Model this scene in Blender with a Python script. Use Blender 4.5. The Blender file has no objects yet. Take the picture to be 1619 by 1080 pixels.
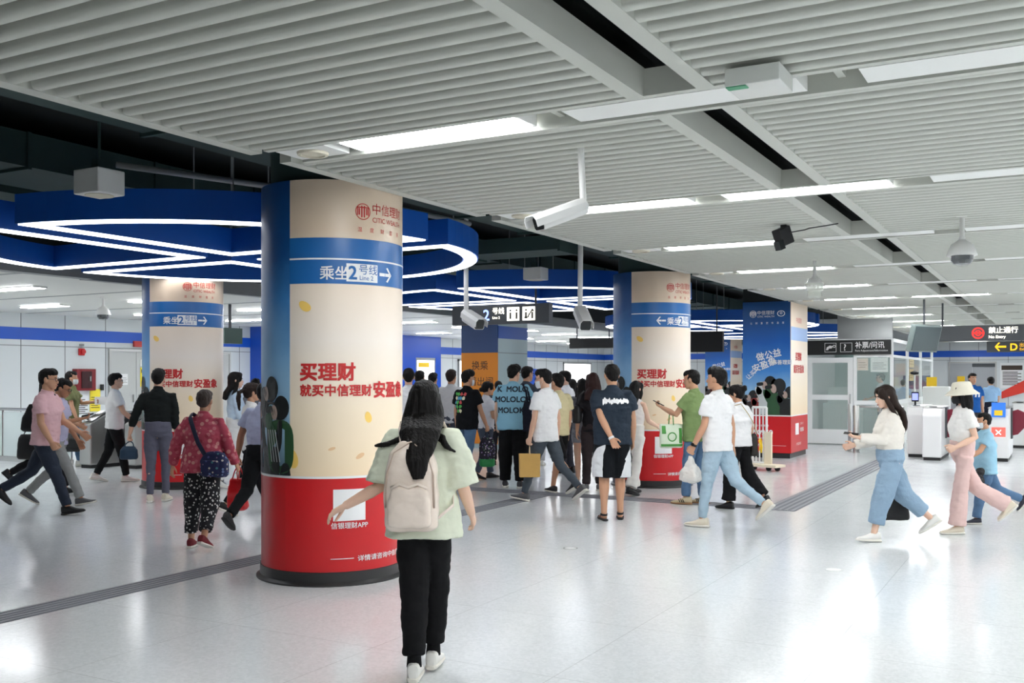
import bpy, bmesh, math, random
from mathutils import Vector, Matrix, noise
from mathutils.bvhtree import BVHTree
random.seed(7)
S = bpy.context.scene
C = S.collection
R = math.radians

# ---------------------------------------------------------------- camera, world, exposure
F = 1574.0; CX = 809.5; HY = 595.0; EYE = 1.62
YAW = R(28.93); CA = math.cos(YAW); SA = math.sin(YAW)
cd = bpy.data.cameras.new('camera'); cam = bpy.data.objects.new('camera', cd); C.objects.link(cam)
cam.location = (0, 0, EYE); cam.rotation_euler = (R(90), 0, YAW)
cd.sensor_width = 36; cd.lens = 36 * F / 1619; cd.shift_y = (HY - 540) / 1619
cd.clip_start = 0.05; cd.clip_end = 200
S.camera = cam
w = bpy.data.worlds.new('world'); S.world = w; w.use_nodes = True
w.node_tree.nodes['Background'].inputs[0].default_value = (0.80, 0.9, 1.0, 1)
w.node_tree.nodes['Background'].inputs[1].default_value = 0.55
S.view_settings.view_transform = 'Standard'; S.view_settings.look = 'None'
S.view_settings.gamma = 1; S.view_settings.use_curve_mapping = False
S.view_settings.exposure = 0.68
LAMP = 22.0; RINGLED = 3.0

def W(l, D, z=0.0):
    """camera-relative right / depth -> station coordinates"""
    return Vector((l * CA - D * SA, l * SA + D * CA, z))
def fl(px, py):
    D = F * EYE / (py - HY); return W((px - CX) / F * D, D)
def at(px, D, z=0.0):
    return W((px - CX) / F * D, D, z)
def zat(py, D): return EYE + (HY - py) / F * D

# ---------------------------------------------------------------- materials
def lin(c):
    return tuple(((v / 255) / 12.92 if v <= 10 else ((v / 255 + .055) / 1.055) ** 2.4) for v in c) + (1,)
MATS = {}
def mat(name, col=(200, 200, 200), rough=.6, metal=0, emit=0, spec=.5, alpha=1, trans=0, bump=0, bscale=40, var=0, vscale=6, coat=0, stretch=None):
    if name in MATS: return MATS[name]
    m = bpy.data.materials.new(name); m.use_nodes = True; nt = m.node_tree; b = nt.nodes['Principled BSDF']
    c = lin(col)
    b.inputs['Base Color'].default_value = c; b.inputs['Roughness'].default_value = rough; b.inputs['Metallic'].default_value = metal
    b.inputs['Specular IOR Level'].default_value = spec; b.inputs['Alpha'].default_value = alpha
    b.inputs['Transmission Weight'].default_value = trans; b.inputs['Coat Weight'].default_value = coat
    if emit:
        b.inputs['Emission Color'].default_value = c; b.inputs['Emission Strength'].default_value = emit
    if bump or var:
        tc = nt.nodes.new('ShaderNodeTexCoord'); mp = nt.nodes.new('ShaderNodeMapping')
        nt.links.new(tc.outputs['Object'], mp.inputs[0])
        if stretch: mp.inputs['Scale'].default_value = stretch
    if bump:
        n = nt.nodes.new('ShaderNodeTexNoise'); n.inputs['Scale'].default_value = bscale; n.inputs['Detail'].default_value = 3
        nt.links.new(mp.outputs[0], n.inputs['Vector'])
        bp = nt.nodes.new('ShaderNodeBump'); bp.inputs['Strength'].default_value = bump; bp.inputs['Distance'].default_value = .02
        nt.links.new(n.outputs[0], bp.inputs['Height']); nt.links.new(bp.outputs[0], b.inputs['Normal'])
    if var:
        n = nt.nodes.new('ShaderNodeTexNoise'); n.inputs['Scale'].default_value = vscale; n.inputs['Detail'].default_value = 4
        nt.links.new(mp.outputs[0], n.inputs['Vector'])
        mx = nt.nodes.new('ShaderNodeMix'); mx.data_type = 'RGBA'
        mx.inputs[6].default_value = tuple(v * (1 - var) for v in c[:3]) + (1,)
        mx.inputs[7].default_value = tuple(min(1, v * (1 + var)) for v in c[:3]) + (1,)
        nt.links.new(n.outputs[0], mx.inputs[0]); nt.links.new(mx.outputs[2], b.inputs['Base Color'])
    MATS[name] = m; return m
def spots(name, base, cols, scale=30, thr=.35, rough=.85, seedoff=0):
    """fabric print: coloured blobs on a ground"""
    if name in MATS: return MATS[name]
    m = bpy.data.materials.new(name); m.use_nodes = True; nt = m.node_tree; b = nt.nodes['Principled BSDF']
    b.inputs['Roughness'].default_value = rough
    tc = nt.nodes.new('ShaderNodeTexCoord'); v = nt.nodes.new('ShaderNodeTexVoronoi'); v.inputs['Scale'].default_value = scale
    nt.links.new(tc.outputs['Object'], v.inputs['Vector'])
    lt = nt.nodes.new('ShaderNodeMath'); lt.operation = 'LESS_THAN'; lt.inputs[1].default_value = thr
    nt.links.new(v.outputs['Distance'], lt.inputs[0])
    rp = nt.nodes.new('ShaderNodeValToRGB'); rp.color_ramp.interpolation = 'CONSTANT'
    sp = nt.nodes.new('ShaderNodeSeparateColor'); nt.links.new(v.outputs['Color'], sp.inputs[0]); nt.links.new(sp.outputs[0], rp.inputs[0])
    el = rp.color_ramp.elements
    while len(el) < len(cols): el.new(.5)
    for i, c in enumerate(cols):
        el[i].position = i / len(cols); el[i].color = lin(c)
    mx = nt.nodes.new('ShaderNodeMix'); mx.data_type = 'RGBA'; mx.inputs[6].default_value = lin(base)
    nt.links.new(lt.outputs[0], mx.inputs[0]); nt.links.new(rp.outputs[0], mx.inputs[7]); nt.links.new(mx.outputs[2], b.inputs['Base Color'])
    MATS[name] = m; return m
def zramp(name, stops, rough=.35, haze=0):
    """a print whose ink changes with height (stops: z, colour)"""
    if name in MATS: return MATS[name]
    m = bpy.data.materials.new(name); m.use_nodes = True; nt = m.node_tree; b = nt.nodes['Principled BSDF']
    b.inputs['Roughness'].default_value = rough
    tc = nt.nodes.new('ShaderNodeTexCoord'); sx = nt.nodes.new('ShaderNodeSeparateXYZ'); nt.links.new(tc.outputs['Object'], sx.inputs[0])
    mr = nt.nodes.new('ShaderNodeMapRange'); mr.inputs[1].default_value = stops[0][0]; mr.inputs[2].default_value = stops[-1][0]
    src = sx.outputs[2]
    if haze:
        n = nt.nodes.new('ShaderNodeTexNoise'); n.inputs['Scale'].default_value = 3; n.inputs['Detail'].default_value = 5
        nt.links.new(tc.outputs['Object'], n.inputs['Vector'])
        ma = nt.nodes.new('ShaderNodeMath'); ma.operation = 'MULTIPLY_ADD'; ma.inputs[1].default_value = haze
        nt.links.new(n.outputs[0], ma.inputs[0]); nt.links.new(src, ma.inputs[2])
        sb = nt.nodes.new('ShaderNodeMath'); sb.operation = 'SUBTRACT'; sb.inputs[1].default_value = haze * .5
        nt.links.new(ma.outputs[0], sb.inputs[0]); src = sb.outputs[0]
    nt.links.new(src, mr.inputs[0])
    rp = nt.nodes.new('ShaderNodeValToRGB'); el = rp.color_ramp.elements
    while len(el) < len(stops): el.new(.5)
    for i, (z, c) in enumerate(stops):
        el[i].position = (z - stops[0][0]) / (stops[-1][0] - stops[0][0]); el[i].color = lin(c)
    nt.links.new(mr.outputs[0], rp.inputs[0]); nt.links.new(rp.outputs[0], b.inputs['Base Color'])
    MATS[name] = m; return m
def cloth(col, rough=.88, var=.06, bump=.25): return mat('fabric_%d_%d_%d' % tuple(col), col, rough, spec=.2, bump=bump, bscale=14, var=var, vscale=5)

def lamp_mat(name, col, strength): return mat(name, col, .5, emit=strength)
M_WHITE = mat('white_paint', (236, 237, 234), .5)
M_SLAT = mat('slat_paint', (196, 198, 190), .5)
M_GREY = mat('grey_paint', (150, 152, 152), .5)
M_DARK = mat('plenum_black', (18, 26, 26), .8)
M_DUCT = mat('duct_dark', (38, 62, 60), .7, var=.3, vscale=2)
M_STEEL = mat('brushed_steel', (190, 190, 188), .32, metal=1, bump=.08, bscale=60, stretch=(1, 1, .05))
M_CHROME = mat('steel_tube', (200, 200, 200), .2, metal=1)
M_BLUE = mat('feature_blue', (14, 88, 184), .4)
M_STRIPE = mat('stripe_blue', (20, 88, 200), .4)
M_BLACK = mat('black_plastic', (18, 18, 20), .5)
M_SIGN = mat('sign_grey', (66, 70, 74), .5)
M_RED = mat('advert_red', (208, 30, 36), .3)
M_INK_W = mat('white_ink', (245, 245, 245), .5)
M_INK_R = mat('red_ink', (205, 45, 45), .5)
M_INK_K = mat('dark_ink', (60, 45, 35), .6)
M_GLASS = mat('clear_glass', (215, 235, 230), .03, alpha=.18, spec=.6)
M_LIT = lamp_mat('lit_white', (255, 255, 255), 1.6)
M_YEL = mat('yellow_ink', (250, 205, 30), .5)
M_ORANGE = mat('orange_ink', (222, 134, 30), .5)

# ---------------------------------------------------------------- mesh builder
class MB:
    def __init__(s): s.v = []; s.f = []; s.m = []
    def add(s, vs, fs, m=0):
        b = len(s.v); s.v += [tuple(v) for v in vs]; s.f += [tuple(i + b for i in f) for f in fs]; s.m += [m] * len(fs); return s
    def box(s, x0, y0, z0, x1, y1, z1, m=0):
        return s.add([(x0, y0, z0), (x1, y0, z0), (x1, y1, z0), (x0, y1, z0), (x0, y0, z1), (x1, y0, z1), (x1, y1, z1), (x0, y1, z1)],
                     [(0, 3, 2, 1), (4, 5, 6, 7), (0, 1, 5, 4), (1, 2, 6, 5), (2, 3, 7, 6), (3, 0, 4, 7)], m)
    def obox(s, c, hx, hy, hz, M=None, m=0):
        M = M or Matrix(); c = Vector(c); vs = []
        for z in (-1, 1):
            for x, y in ((-1, -1), (1, -1), (1, 1), (-1, 1)): vs.append(c + M.to_3x3() @ Vector((x * hx, y * hy, z * hz)))
        return s.add(vs, [(0, 3, 2, 1), (4, 5, 6, 7), (0, 1, 5, 4), (1, 2, 6, 5), (2, 3, 7, 6), (3, 0, 4, 7)], m)
    def rings(s, rings, cap=True, m=0, closed=False):
        n = len(rings[0]); vs = [v for r in rings for v in r]; fs = []
        k = len(rings)
        for i in range(k if closed else k - 1):
            a = i * n; b = ((i + 1) % k) * n
            for j in range(n):
                fs.append((a + j, a + (j + 1) % n, b + (j + 1) % n, b + j))
        if cap and not closed:
            fs.append(tuple(range(n - 1, -1, -1))); fs.append(tuple(range((k - 1) * n, k * n)))
        return s.add(vs, fs, m)
    def tube(s, pts, rads, n=10, m=0, ref=None, cap=True, dome=False):
        """rads: number or (ru, rv) per point; ru along ref-ish side direction"""
        pts = [Vector(p) for p in pts]; K = len(pts); rs = []
        if not isinstance(rads, (list, tuple)): rads = [rads] * K
        ref = Vector(ref) if ref is not None else None
        u = None; tangents = []
        for i in range(K):
            a = pts[max(0, i - 1)]; b = pts[min(K - 1, i + 1)]
            t = (b - a); t = t.normalized() if t.length > 1e-9 else Vector((0, 0, 1)); tangents.append(t)
        for i in range(K):
            t = tangents[i]
            base = ref if ref is not None else (u if u is not None else (Vector((1, 0, 0)) if abs(t.x) < .8 else Vector((0, 1, 0))))
            u = base - t * base.dot(t); u = u.normalized() if u.length > 1e-6 else t.orthogonal().normalized()
            v = t.cross(u); r = rads[i]; ru, rv = r if isinstance(r, (tuple, list)) else (r, r)
            def ring(cen, k): return [cen + u * (ru * k * math.cos(2 * math.pi * j / n)) + v * (rv * k * math.sin(2 * math.pi * j / n)) for j in range(n)]
            if dome and i == 0: rs.append(ring(pts[0] - t * min(ru, rv) * .7, .45))
            rs.append(ring(pts[i], 1))
            if dome and i == K - 1: rs.append(ring(pts[i] + t * min(ru, rv) * .7, .45))
        return s.rings(rs, cap, m)
    def cyl(s, p0, p1, r, n=16, m=0): return s.tube([p0, p1], r, n, m)
    def lathe(s, c, prof, n=24, m=0, a0=0, a1=360):
        c = Vector(c); rs = []
        full = abs(a1 - a0) >= 360
        if full:
            for r, z in prof: rs.append([c + Vector((max(r, 1e-4) * math.cos(2 * math.pi * j / n), max(r, 1e-4) * math.sin(2 * math.pi * j / n), z)) for j in range(n)])
            return s.rings(rs, True, m)
        vs = []; fs = []; k = len(prof)
        for j in range(n + 1):
            a = R(a0 + (a1 - a0) * j / n)
            for r, z in prof: vs.append(c + Vector((r * math.cos(a), r * math.sin(a), z)))
        for j in range(n):
            for i in range(k - 1): fs.append((j * k + i, (j + 1) * k + i, (j + 1) * k + i + 1, j * k + i + 1))
        return s.add(vs, fs, m)
    def ell(s, c, rx, ry, rz, M=None, n=16, k=10, m=0):
        c = Vector(c); M = M.to_3x3() if M else Matrix.Identity(3); rs = []
        for i in range(k + 1):
            t = -math.pi / 2 + math.pi * i / k; z = math.sin(t); q = max(math.cos(t), .02)
            rs.append([c + M @ Vector((rx * q * math.cos(2 * math.pi * j / n), ry * q * math.sin(2 * math.pi * j / n), rz * z)) for j in range(n)])
        return s.rings(rs, True, m)
    def prism(s, poly, f0, f1, m=0):
        """poly: 2D points; f0/f1 map (u,v) to the two faces"""
        n = len(poly); vs = [f0(*p) for p in poly] + [f1(*p) for p in poly]
        fs = [tuple(range(n - 1, -1, -1)), tuple(range(n, 2 * n))] + [(i, (i + 1) % n, n + (i + 1) % n, n + i) for i in range(n)]
        return s.add(vs, fs, m)
    def mesh(s, name):
        me = bpy.data.meshes.new(name); me.from_pydata(s.v, [], s.f)
        if any(s.m): me.polygons.foreach_set('material_index', s.m)
        me.update(); return me

def fixn(me):
    bm = bmesh.new(); bm.from_mesh(me); bmesh.ops.recalc_face_normals(bm, faces=bm.faces); bm.to_mesh(me); bm.free()
def obj(name, mb, mats, parent=None, smooth=False, bevel=0):
    me = mb.mesh(name) if isinstance(mb, MB) else mb
    if isinstance(mb, MB): fixn(me)
    for m in (mats if isinstance(mats, (list, tuple)) else [mats]): me.materials.append(m)
    o = bpy.data.objects.new(name, me); C.objects.link(o)
    if smooth:
        me.polygons.foreach_set('use_smooth', [True] * len(me.polygons))
        if smooth == 'auto': me.set_sharp_from_angle(angle=R(35))
    if bevel:
        b = o.modifiers.new('bevel', 'BEVEL'); b.width = bevel; b.segments = 2; b.limit_method = 'ANGLE'
    if parent is not None:
        o.parent = parent
        if parent.get('wp'): o.matrix_parent_inverse = Matrix.Translation(-Vector(parent.location))
    return o
def thing(name, label, cat, loc, group=None):
    """Empty at the thing's base; its parts are modelled in station coordinates"""
    e = bpy.data.objects.new(name, None); C.objects.link(e); e.location = loc; e.empty_display_size = .1
    e['label'] = label; e['category'] = cat; e['wp'] = 1
    if group: e['group'] = group
    return e
def tag(o, label, cat, group=None):
    o['label'] = label; o['category'] = cat
    if group: o['group'] = group
    return o
def struct(name, mb, mats, **k):
    o = obj(name, mb, mats, **k); o['kind'] = 'structure'; return o
def dup(root, delta, label, group=None):
    r = root.copy(); C.objects.link(r); r.location = Vector(root.location) + Vector(delta); r['label'] = label
    if group: r['group'] = group
    for ch in list(root.children):
        c = ch.copy(); C.objects.link(c); c.parent = r; c.matrix_parent_inverse = ch.matrix_parent_inverse.copy()
        for g in ch.children:
            d = g.copy(); C.objects.link(d); d.parent = c; d.matrix_parent_inverse = g.matrix_parent_inverse.copy()
    return r

# ---------------------------------------------------------------- lettering
TXT = {}
def glyphs(body, bold=0.0):
    k = (body, bold)
    if k not in TXT:
        c = bpy.data.curves.new('lettering', 'FONT'); c.body = body; c.size = 1; c.offset = bold; c.resolution_u = 3
        o = bpy.data.objects.new('lettering', c); C.objects.link(o)
        me = bpy.data.meshes.new_from_object(o.evaluated_get(bpy.context.evaluated_depsgraph_get()))
        vs = [(v.co.x, v.co.y) for v in me.vertices]; fs = [tuple(p.vertices) for p in me.polygons]
        C.objects.unlink(o); bpy.data.objects.remove(o); bpy.data.curves.remove(c); bpy.data.meshes.remove(me)
        x0 = min(v[0] for v in vs); x1 = max(v[0] for v in vs)
        TXT[k] = ([(x - x0, y) for x, y in vs], fs, x1 - x0)
    return TXT[k]
def text(mb, body, fn, size, x, y, align='L', bold=0.012, m=0, sx=1.0):
    """lay lettering out in (u, v) metres and map it with fn(u, v) -> 3D; y = baseline"""
    vs, fs, wd = glyphs(body, 0)
    off = {'L': 0, 'C': -wd / 2, 'R': -wd}[align]
    k = bold * .62
    for i, (dx, dy) in enumerate(((-k, -k), (k, k), (-k, k), (k, -k)) if bold >= .015 else ((0, 0),)):
        p0 = Vector(fn(x, y)); nr = (Vector(fn(x + .01, y)) - p0).cross(Vector(fn(x, y + .01)) - p0).normalized() * (.0007 * i)
        mb.add([Vector(fn(x + (a + off + dx) * size * sx, y + (b + dy) * size)) + nr for a, b in vs], fs, m)
    return wd * size * sx
def disc(mb, fn, u, v, r, n=24, r_in=0, m=0, sx=1):
    if r_in:
        o = [(u + r * sx * math.cos(2 * math.pi * i / n), v + r * math.sin(2 * math.pi * i / n)) for i in range(n)]
        q = [(u + r_in * sx * math.cos(2 * math.pi * i / n), v + r_in * math.sin(2 * math.pi * i / n)) for i in range(n)]
        mb.add([fn(*p) for p in o + q], [(i, (i + 1) % n, n + (i + 1) % n, n + i) for i in range(n)], m)
    else:
        mb.add([fn(u + r * sx * math.cos(2 * math.pi * i / n), v + r * math.sin(2 * math.pi * i / n)) for i in range(n)], [tuple(range(n))], m)
def quad(mb, fn, u0, v0, u1, v1, m=0, nu=1):
    vs = []; fs = []
    for i in range(nu + 1):
        u = u0 + (u1 - u0) * i / nu; vs += [fn(u, v0), fn(u, v1)]
    for i in range(nu): fs.append((2 * i, 2 * i + 2, 2 * i + 3, 2 * i + 1))
    mb.add(vs, fs, m)
def poly(mb, fn, pts, m=0): mb.add([fn(*p) for p in pts], [tuple(range(len(pts)))], m)
def arrow(mb, fn, u, v, s, d=1, m=0):
    poly(mb, fn, [(u - d * s, v - .09 * s * 2), (u + d * s * .7, v - .18 * s), (u + d * s * .7, v + .18 * s), (u - d * s, v + .18 * s)][:4], m)
    for q in (1, -1):
        poly(mb, fn, [(u + d * s, v), (u + d * s * .72, v + q * .02 * s), (u + d * s * .05, v + q * .75 * s), (u + d * s * .3, v + q * .85 * s)], m)
def plane_fn(o, ux, uz=(0, 0, 1)):
    o = Vector(o); ux = Vector(ux); uz = Vector(uz)
    return lambda u, v: o + ux * u + uz * v
# ================================================================ the hall
CEIL = 3.08; XE = -4.68
def floor_mat():
    m = bpy.data.materials.new('polished_terrazzo'); m.use_nodes = True; nt = m.node_tree; b = nt.nodes['Principled BSDF']
    tc = nt.nodes.new('ShaderNodeTexCoord')
    def nz(sc, det=4):
        n = nt.nodes.new('ShaderNodeTexNoise'); n.inputs['Scale'].default_value = sc; n.inputs['Detail'].default_value = det
        nt.links.new(tc.outputs['Object'], n.inputs['Vector']); return n
    v = nt.nodes.new('ShaderNodeTexVoronoi'); v.inputs['Scale'].default_value = 55; nt.links.new(tc.outputs['Object'], v.inputs['Vector'])
    sp = nt.nodes.new('ShaderNodeSeparateColor'); nt.links.new(v.outputs['Color'], sp.inputs[0])
    rp = nt.nodes.new('ShaderNodeValToRGB'); rp.color_ramp.elements[0].color = lin((214, 218, 219)); rp.color_ramp.elements[1].color = lin((226, 229, 230))
    nt.links.new(sp.outputs[0], rp.inputs[0])
    br = nt.nodes.new('ShaderNodeTexBrick'); br.offset = 0; br.inputs['Scale'].default_value = 1
    br.inputs['Brick Width'].default_value = 1.2; br.inputs['Row Height'].default_value = 1.2; br.inputs['Mortar Size'].default_value = .0035
    br.inputs['Color1'].default_value = (1, 1, 1, 1); br.inputs['Color2'].default_value = (.985, .985, .985, 1); br.inputs['Mortar'].default_value = (.78, .78, .78, 1)
    nt.links.new(tc.outputs['Object'], br.inputs['Vector'])
    mx = nt.nodes.new('ShaderNodeMix'); mx.data_type = 'RGBA'; mx.blend_type = 'MULTIPLY'; mx.inputs[0].default_value = 1
    nt.links.new(rp.outputs[0], mx.inputs[6]); nt.links.new(br.outputs[0], mx.inputs[7]); nt.links.new(mx.outputs[2], b.inputs['Base Color'])
    n = nz(3); mr = nt.nodes.new('ShaderNodeMapRange'); mr.inputs[3].default_value = .12; mr.inputs[4].default_value = .21
    nt.links.new(n.outputs[0], mr.inputs[0]); nt.links.new(mr.outputs[0], b.inputs['Roughness'])
    b.inputs['Specular IOR Level'].default_value = .45
    n2 = nz(1.6, 2); bp = nt.nodes.new('ShaderNodeBump'); bp.inputs['Strength'].default_value = .06; bp.inputs['Distance'].default_value = .02
    nt.links.new(n2.outputs[0], bp.inputs['Height']); nt.links.new(bp.outputs[0], b.inputs['Normal'])
    return m
struct('floor', MB().box(-23, -9, -.1, 9, 49, 0), floor_mat())
M_TACT = mat('tactile_grey', (138, 140, 146), .45)
def tactile(x0, y0, x1, y1):
    mb = MB(); along_y = abs(y1 - y0) > abs(x1 - x0)
    mb.box(x0, y0, -.01, x1, y1, .002, 1)
    n = 5
    for i in range(n):
        if along_y:
            a = x0 + (x1 - x0) * (i + .25) / n; mb.box(a, y0, 0, a + (x1 - x0) / n * .5, y1, .006)
        else:
            a = y0 + (y1 - y0) * (i + .25) / n; mb.box(x0, a, 0, x1, a + (y1 - y0) / n * .5, .006)
    return mb
M_TACT2 = mat('tactile_groove', (112, 114, 120), .6)
tag(obj('tactile_strip', tactile(-6.38, -6, -6.08, 12.05), [M_TACT, M_TACT2]), 'ribbed grey guide strip in the floor running past the large front column', 'tactile paving', 'tactile guide strips')
tag(obj('tactile_strip', tactile(-8.5, 12.08, -3.22, 12.45), [M_TACT, M_TACT2]), 'ribbed grey guide strip crossing the floor under the waiting crowd', 'tactile paving', 'tactile guide strips')
tag(obj('tactile_strip', tactile(-3.2, 12.08, -2.8, 20.8), [M_TACT, M_TACT2]), 'ribbed grey guide strip leading towards the right hand ticket gates', 'tactile paving', 'tactile guide strips')

# ---- slatted ceiling on the right
TROUGHS = [5.08 + 2.905 * k for k in range(-4, 15)]
def slat_ring(x, y):
    hw, r, h = .036, .024, .1
    p = [(x, y + sg * (hw - r + r * math.sin(R(q))), CEIL + r - r * math.cos(R(q))) for sg, qs in ((-1, (90, 60, 30, 0)), (1, (0, 30, 60, 90))) for q in qs]
    return [(x, y - hw, CEIL + h)] + p + [(x, y + hw, CEIL + h)]
cm = MB(); fr = MB(); fr2 = MB()
SEGS = [(XE + .1, -1.99), (-1.54, 8.9)]
for i in range(len(TROUGHS) - 1):
    ya, yb = TROUGHS[i] + .19, TROUGHS[i + 1] - .19
    n = 18; pitch = (yb - ya) / n
    for k in range(n):
        y = ya + (k + .5) * pitch
        for x0, x1 in SEGS: cm.rings([slat_ring(x0, y), slat_ring(x1, y)])
    fr2.box(XE + .1, ya, CEIL + .1, -2.0, yb, CEIL + .115); fr2.box(-1.53, ya, CEIL + .1, 8.9, yb, CEIL + .115)
    # frame: hall edge, the two beams of the service strip
    fr.box(XE - .03, ya - .05, CEIL + .005, XE + .07, yb + .05, CEIL + .1)
    fr.box(XE + .07, ya - .05, CEIL + .055, XE + .13, yb + .05, CEIL + .075)
    fr.box(-2.0, ya - .02, CEIL - .004, -1.91, yb + .02, CEIL + .15)
    fr.box(-1.62, ya - .02, CEIL - .004, -1.53, yb + .02, CEIL + .15)
for y in TROUGHS:
    for s in (-1, 1): fr.box(XE + .15, y + s * .19 - .025, CEIL - .002, 8.9, y + s * .19 + .025, CEIL + .14)
    fr.box(XE + .15, y - .19, CEIL + .12, 8.9, y + .19, CEIL + .14)
    for s in (XE + .19, -4.02, -2.56, -.98, .6): fr.box(s - .02, y - .165, CEIL + .06, s + .02, y + .165, CEIL + .12)
struct('ceiling', cm, M_SLAT, smooth='auto')
struct('trim_1', fr, M_SLAT); struct('ceiling_gap_shade', fr2, mat('gap_shade', (52, 56, 56), .9))  # dark sheet added above the slats to paint the shade in their gaps
# ---- services above: slab, side faces, ducts
pl = MB()
pl.box(-23, -9, 4.3, 9, 49, 4.5)
pl.box(XE + .12, -9, 3.42, -2.05, 49, 3.46); pl.box(-1.5, -9, 3.42, 9, 49, 3.46)  # dark panels added over the slat fields to keep their gaps dark
pl.box(XE + .1, -9, 3.3, XE + .16, 49, 4.3); pl.box(-12.72, -9, 3.3, -12.6, 49, 4.3)
struct('ceiling_slab', pl, M_DARK)
def duct(label, x0, y0, z0, x1, y1, z1, m=M_DUCT):
    t = thing('ventilation_duct', label, 'duct', ((x0 + x1) / 2, (y0 + y1) / 2, z0), 'dark ducts above the open ceiling')
    obj('casing', MB().box(x0, y0, z0, x1, y1, z1), m, t)
    L = y1 - y0 if (y1 - y0) > (x1 - x0) else x1 - x0
    k = int(L / 1.6)
    for i in range(k + 1):
        f = MB()
        if y1 - y0 > x1 - x0:
            y = y0 + i * L / k; f.box(x0 - .03, y - .02, z0 - .03, x1 + .03, y + .02, z1)
        else:
            x = x0 + i * L / k; f.box(x - .02, y0 - .03, z0 - .03, x + .02, y1 + .03, z1)
        obj('flange', f, M_DUCT, t)
    return t
duct('long dark green duct just beyond the edge of the slatted ceiling', -6.62, -4, 3.62, -5.88, 30, 4.0)
duct('dark duct above the blue light rings, second from the slatted ceiling', -10.3, 0, 3.75, -9.2, 34, 4.1)
duct('dark duct above the light rings nearest the far left ceiling', -11.85, 2, 3.75, -10.7, 36, 4.12)
duct('dark cross duct running over the gap between the first light rings', -12.4, 12.2, 3.36, -6.0, 12.9, 3.56)
tag(obj('water_pipe', MB().tube([(-7.55, 6.2, 3.55), (-6.6, 8.2, 3.5), (-6.4, 10.5, 3.5)], .03), M_GREY, smooth=True), 'thin grey pipe running behind the front hanging speaker box', 'pipe')
def strut(x, y): return MB().box(x - .015, y - .015, 3.3, x + .015, y + .015, 4.3)
random.seed(3)
M_BRK = mat('bracket_grey', (70, 80, 84), .5, metal=.6)
for k in range(20):
    y = 3 + 1.25 * k; x = -1.76 + random.uniform(-.06, .06)
    sm = MB().box(-1.9, y - .02, 3.6, -1.63, y + .02, 3.64).box(x - .015, y - .015, 3.3, x + .015, y + .015, 4.295)
    if random.random() < .5: sm.box(-1.9, y + .015, 3.5, -1.62, y + .5, 3.61)
    tag(obj('cable_hanger', sm, M_BRK), 'grey metal cable hanger inside the dark strip between the slatted ceiling fields', 'cable hanger', 'cable hangers in the ceiling strip')

# ---- ceiling lamps in the troughs
M_LAMP = lamp_mat('lamp_diffuser', (250, 252, 255), LAMP)
def slot(k): return -4.0 + 1.575 * (k - 1), -2.72 + 1.575 * (k - 1)
proto = None
ordw = ['first', 'second', 'third', 'fourth', 'fifth', 'sixth', 'seventh', 'eighth', 'ninth', 'tenth', 'eleventh', 'twelfth', 'thirteenth', 'fourteenth', 'fifteenth', 'sixteenth', 'seventeenth']
LIT = {}
for i in range(len(TROUGHS)): LIT[i] = {1, 4, 5, 6, 7}  # from the fourth slot on: unseen lamps added to brighten the hall
for i in (0, 1, 2): LIT[i] = {4, 6}  # rows behind the camera: unseen lamps added as fill
LIT[3] = {2, 4, 5, 6, 7}
LIT[5] = {1, 2, 4, 5, 6, 7}; LIT[9] = {1, 2, 4, 5, 6}
def ceil_lamp(x0, x1, y, z, label, group):
    global proto
    if proto is None:
        t = thing('ceiling_lamp', label, 'ceiling lamp', (x0, y, z), group)
        L = x1 - x0
        b = MB(); b.box(x0, y - .12, z + .012, x1, y + .12, z + .09); b.box(x0 - .01, y - .125, z, x0 + .012, y + .125, z + .09); b.box(x1 - .012, y - .125, z, x1 + .01, y + .125, z + .09)
        obj('housing', b, M_WHITE, t); obj('diffuser', MB().box(x0 + .013, y - .11, z - .004, x1 - .013, y + .11, z + .012), M_LAMP, t)
        proto = (t, x0, y, z); return t
    return dup(proto[0], (x0 - proto[1], y - proto[2], z - proto[3]), label, group)
npanel = 0
G_L = 'strip lamps in the slatted ceiling'
for i, y in enumerate(TROUGHS):
    for k in range(1, 8):
        x0, x1 = slot(k)
        if k in LIT[i]:
            pos = ordw[i - 4] if i >= 4 else None
            if i < 4: lb = 'added unseen strip lamp in the slatted ceiling over the near floor, behind the viewer'
            elif k == 1: lb = 'white strip lamp in the %s ceiling trough from the viewer, next to the ceiling edge' % pos
            elif k == 2: lb = 'white strip lamp crossing the dark ceiling strip in the %s trough from the viewer' % pos
            else: lb = 'added unseen strip lamp in the slatted ceiling, off to the right'
            ceil_lamp(x0, x1, y, CEIL + .012, lb, G_L)
        elif k <= 4 and i >= 3:
            b = MB().box(x0, y - .13, CEIL + .005, x1, y + .13, CEIL + .08)
            o = obj('blank_panel', b, M_WHITE); npanel += 1
            tag(o, ('unlit white trough panel, %s trough from the viewer, %s panel from the ceiling edge' % (ordw[i - 3], ordw[k - 1])), 'ceiling panel', 'unlit white ceiling panels')
proto_s = None
for i, y in enumerate(TROUGHS[4:], 0):
    lb = 'round white ceiling speaker at the ceiling edge in the %s trough from the viewer' % ordw[i]
    if proto_s is None:
        t = thing('ceiling_speaker', lb, 'speaker', (-4.3, y, CEIL), 'round speakers along the ceiling edge')
        obj('plate', MB().box(-4.5, y - .13, CEIL + .005, -4.1, y + .13, CEIL + .06), M_WHITE, t)
        obj('grille', MB().lathe((-4.3, y, CEIL), [(.105, .006), (.1, -.012), (.08, -.014), (.078, -.004), (.0, -.004)], 24), mat('grille_white', (214, 208, 190), .6), t, smooth='auto')
        proto_s = (t, y)
    else: dup(proto_s[0], (0, y - proto_s[1], 0), lb)

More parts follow.
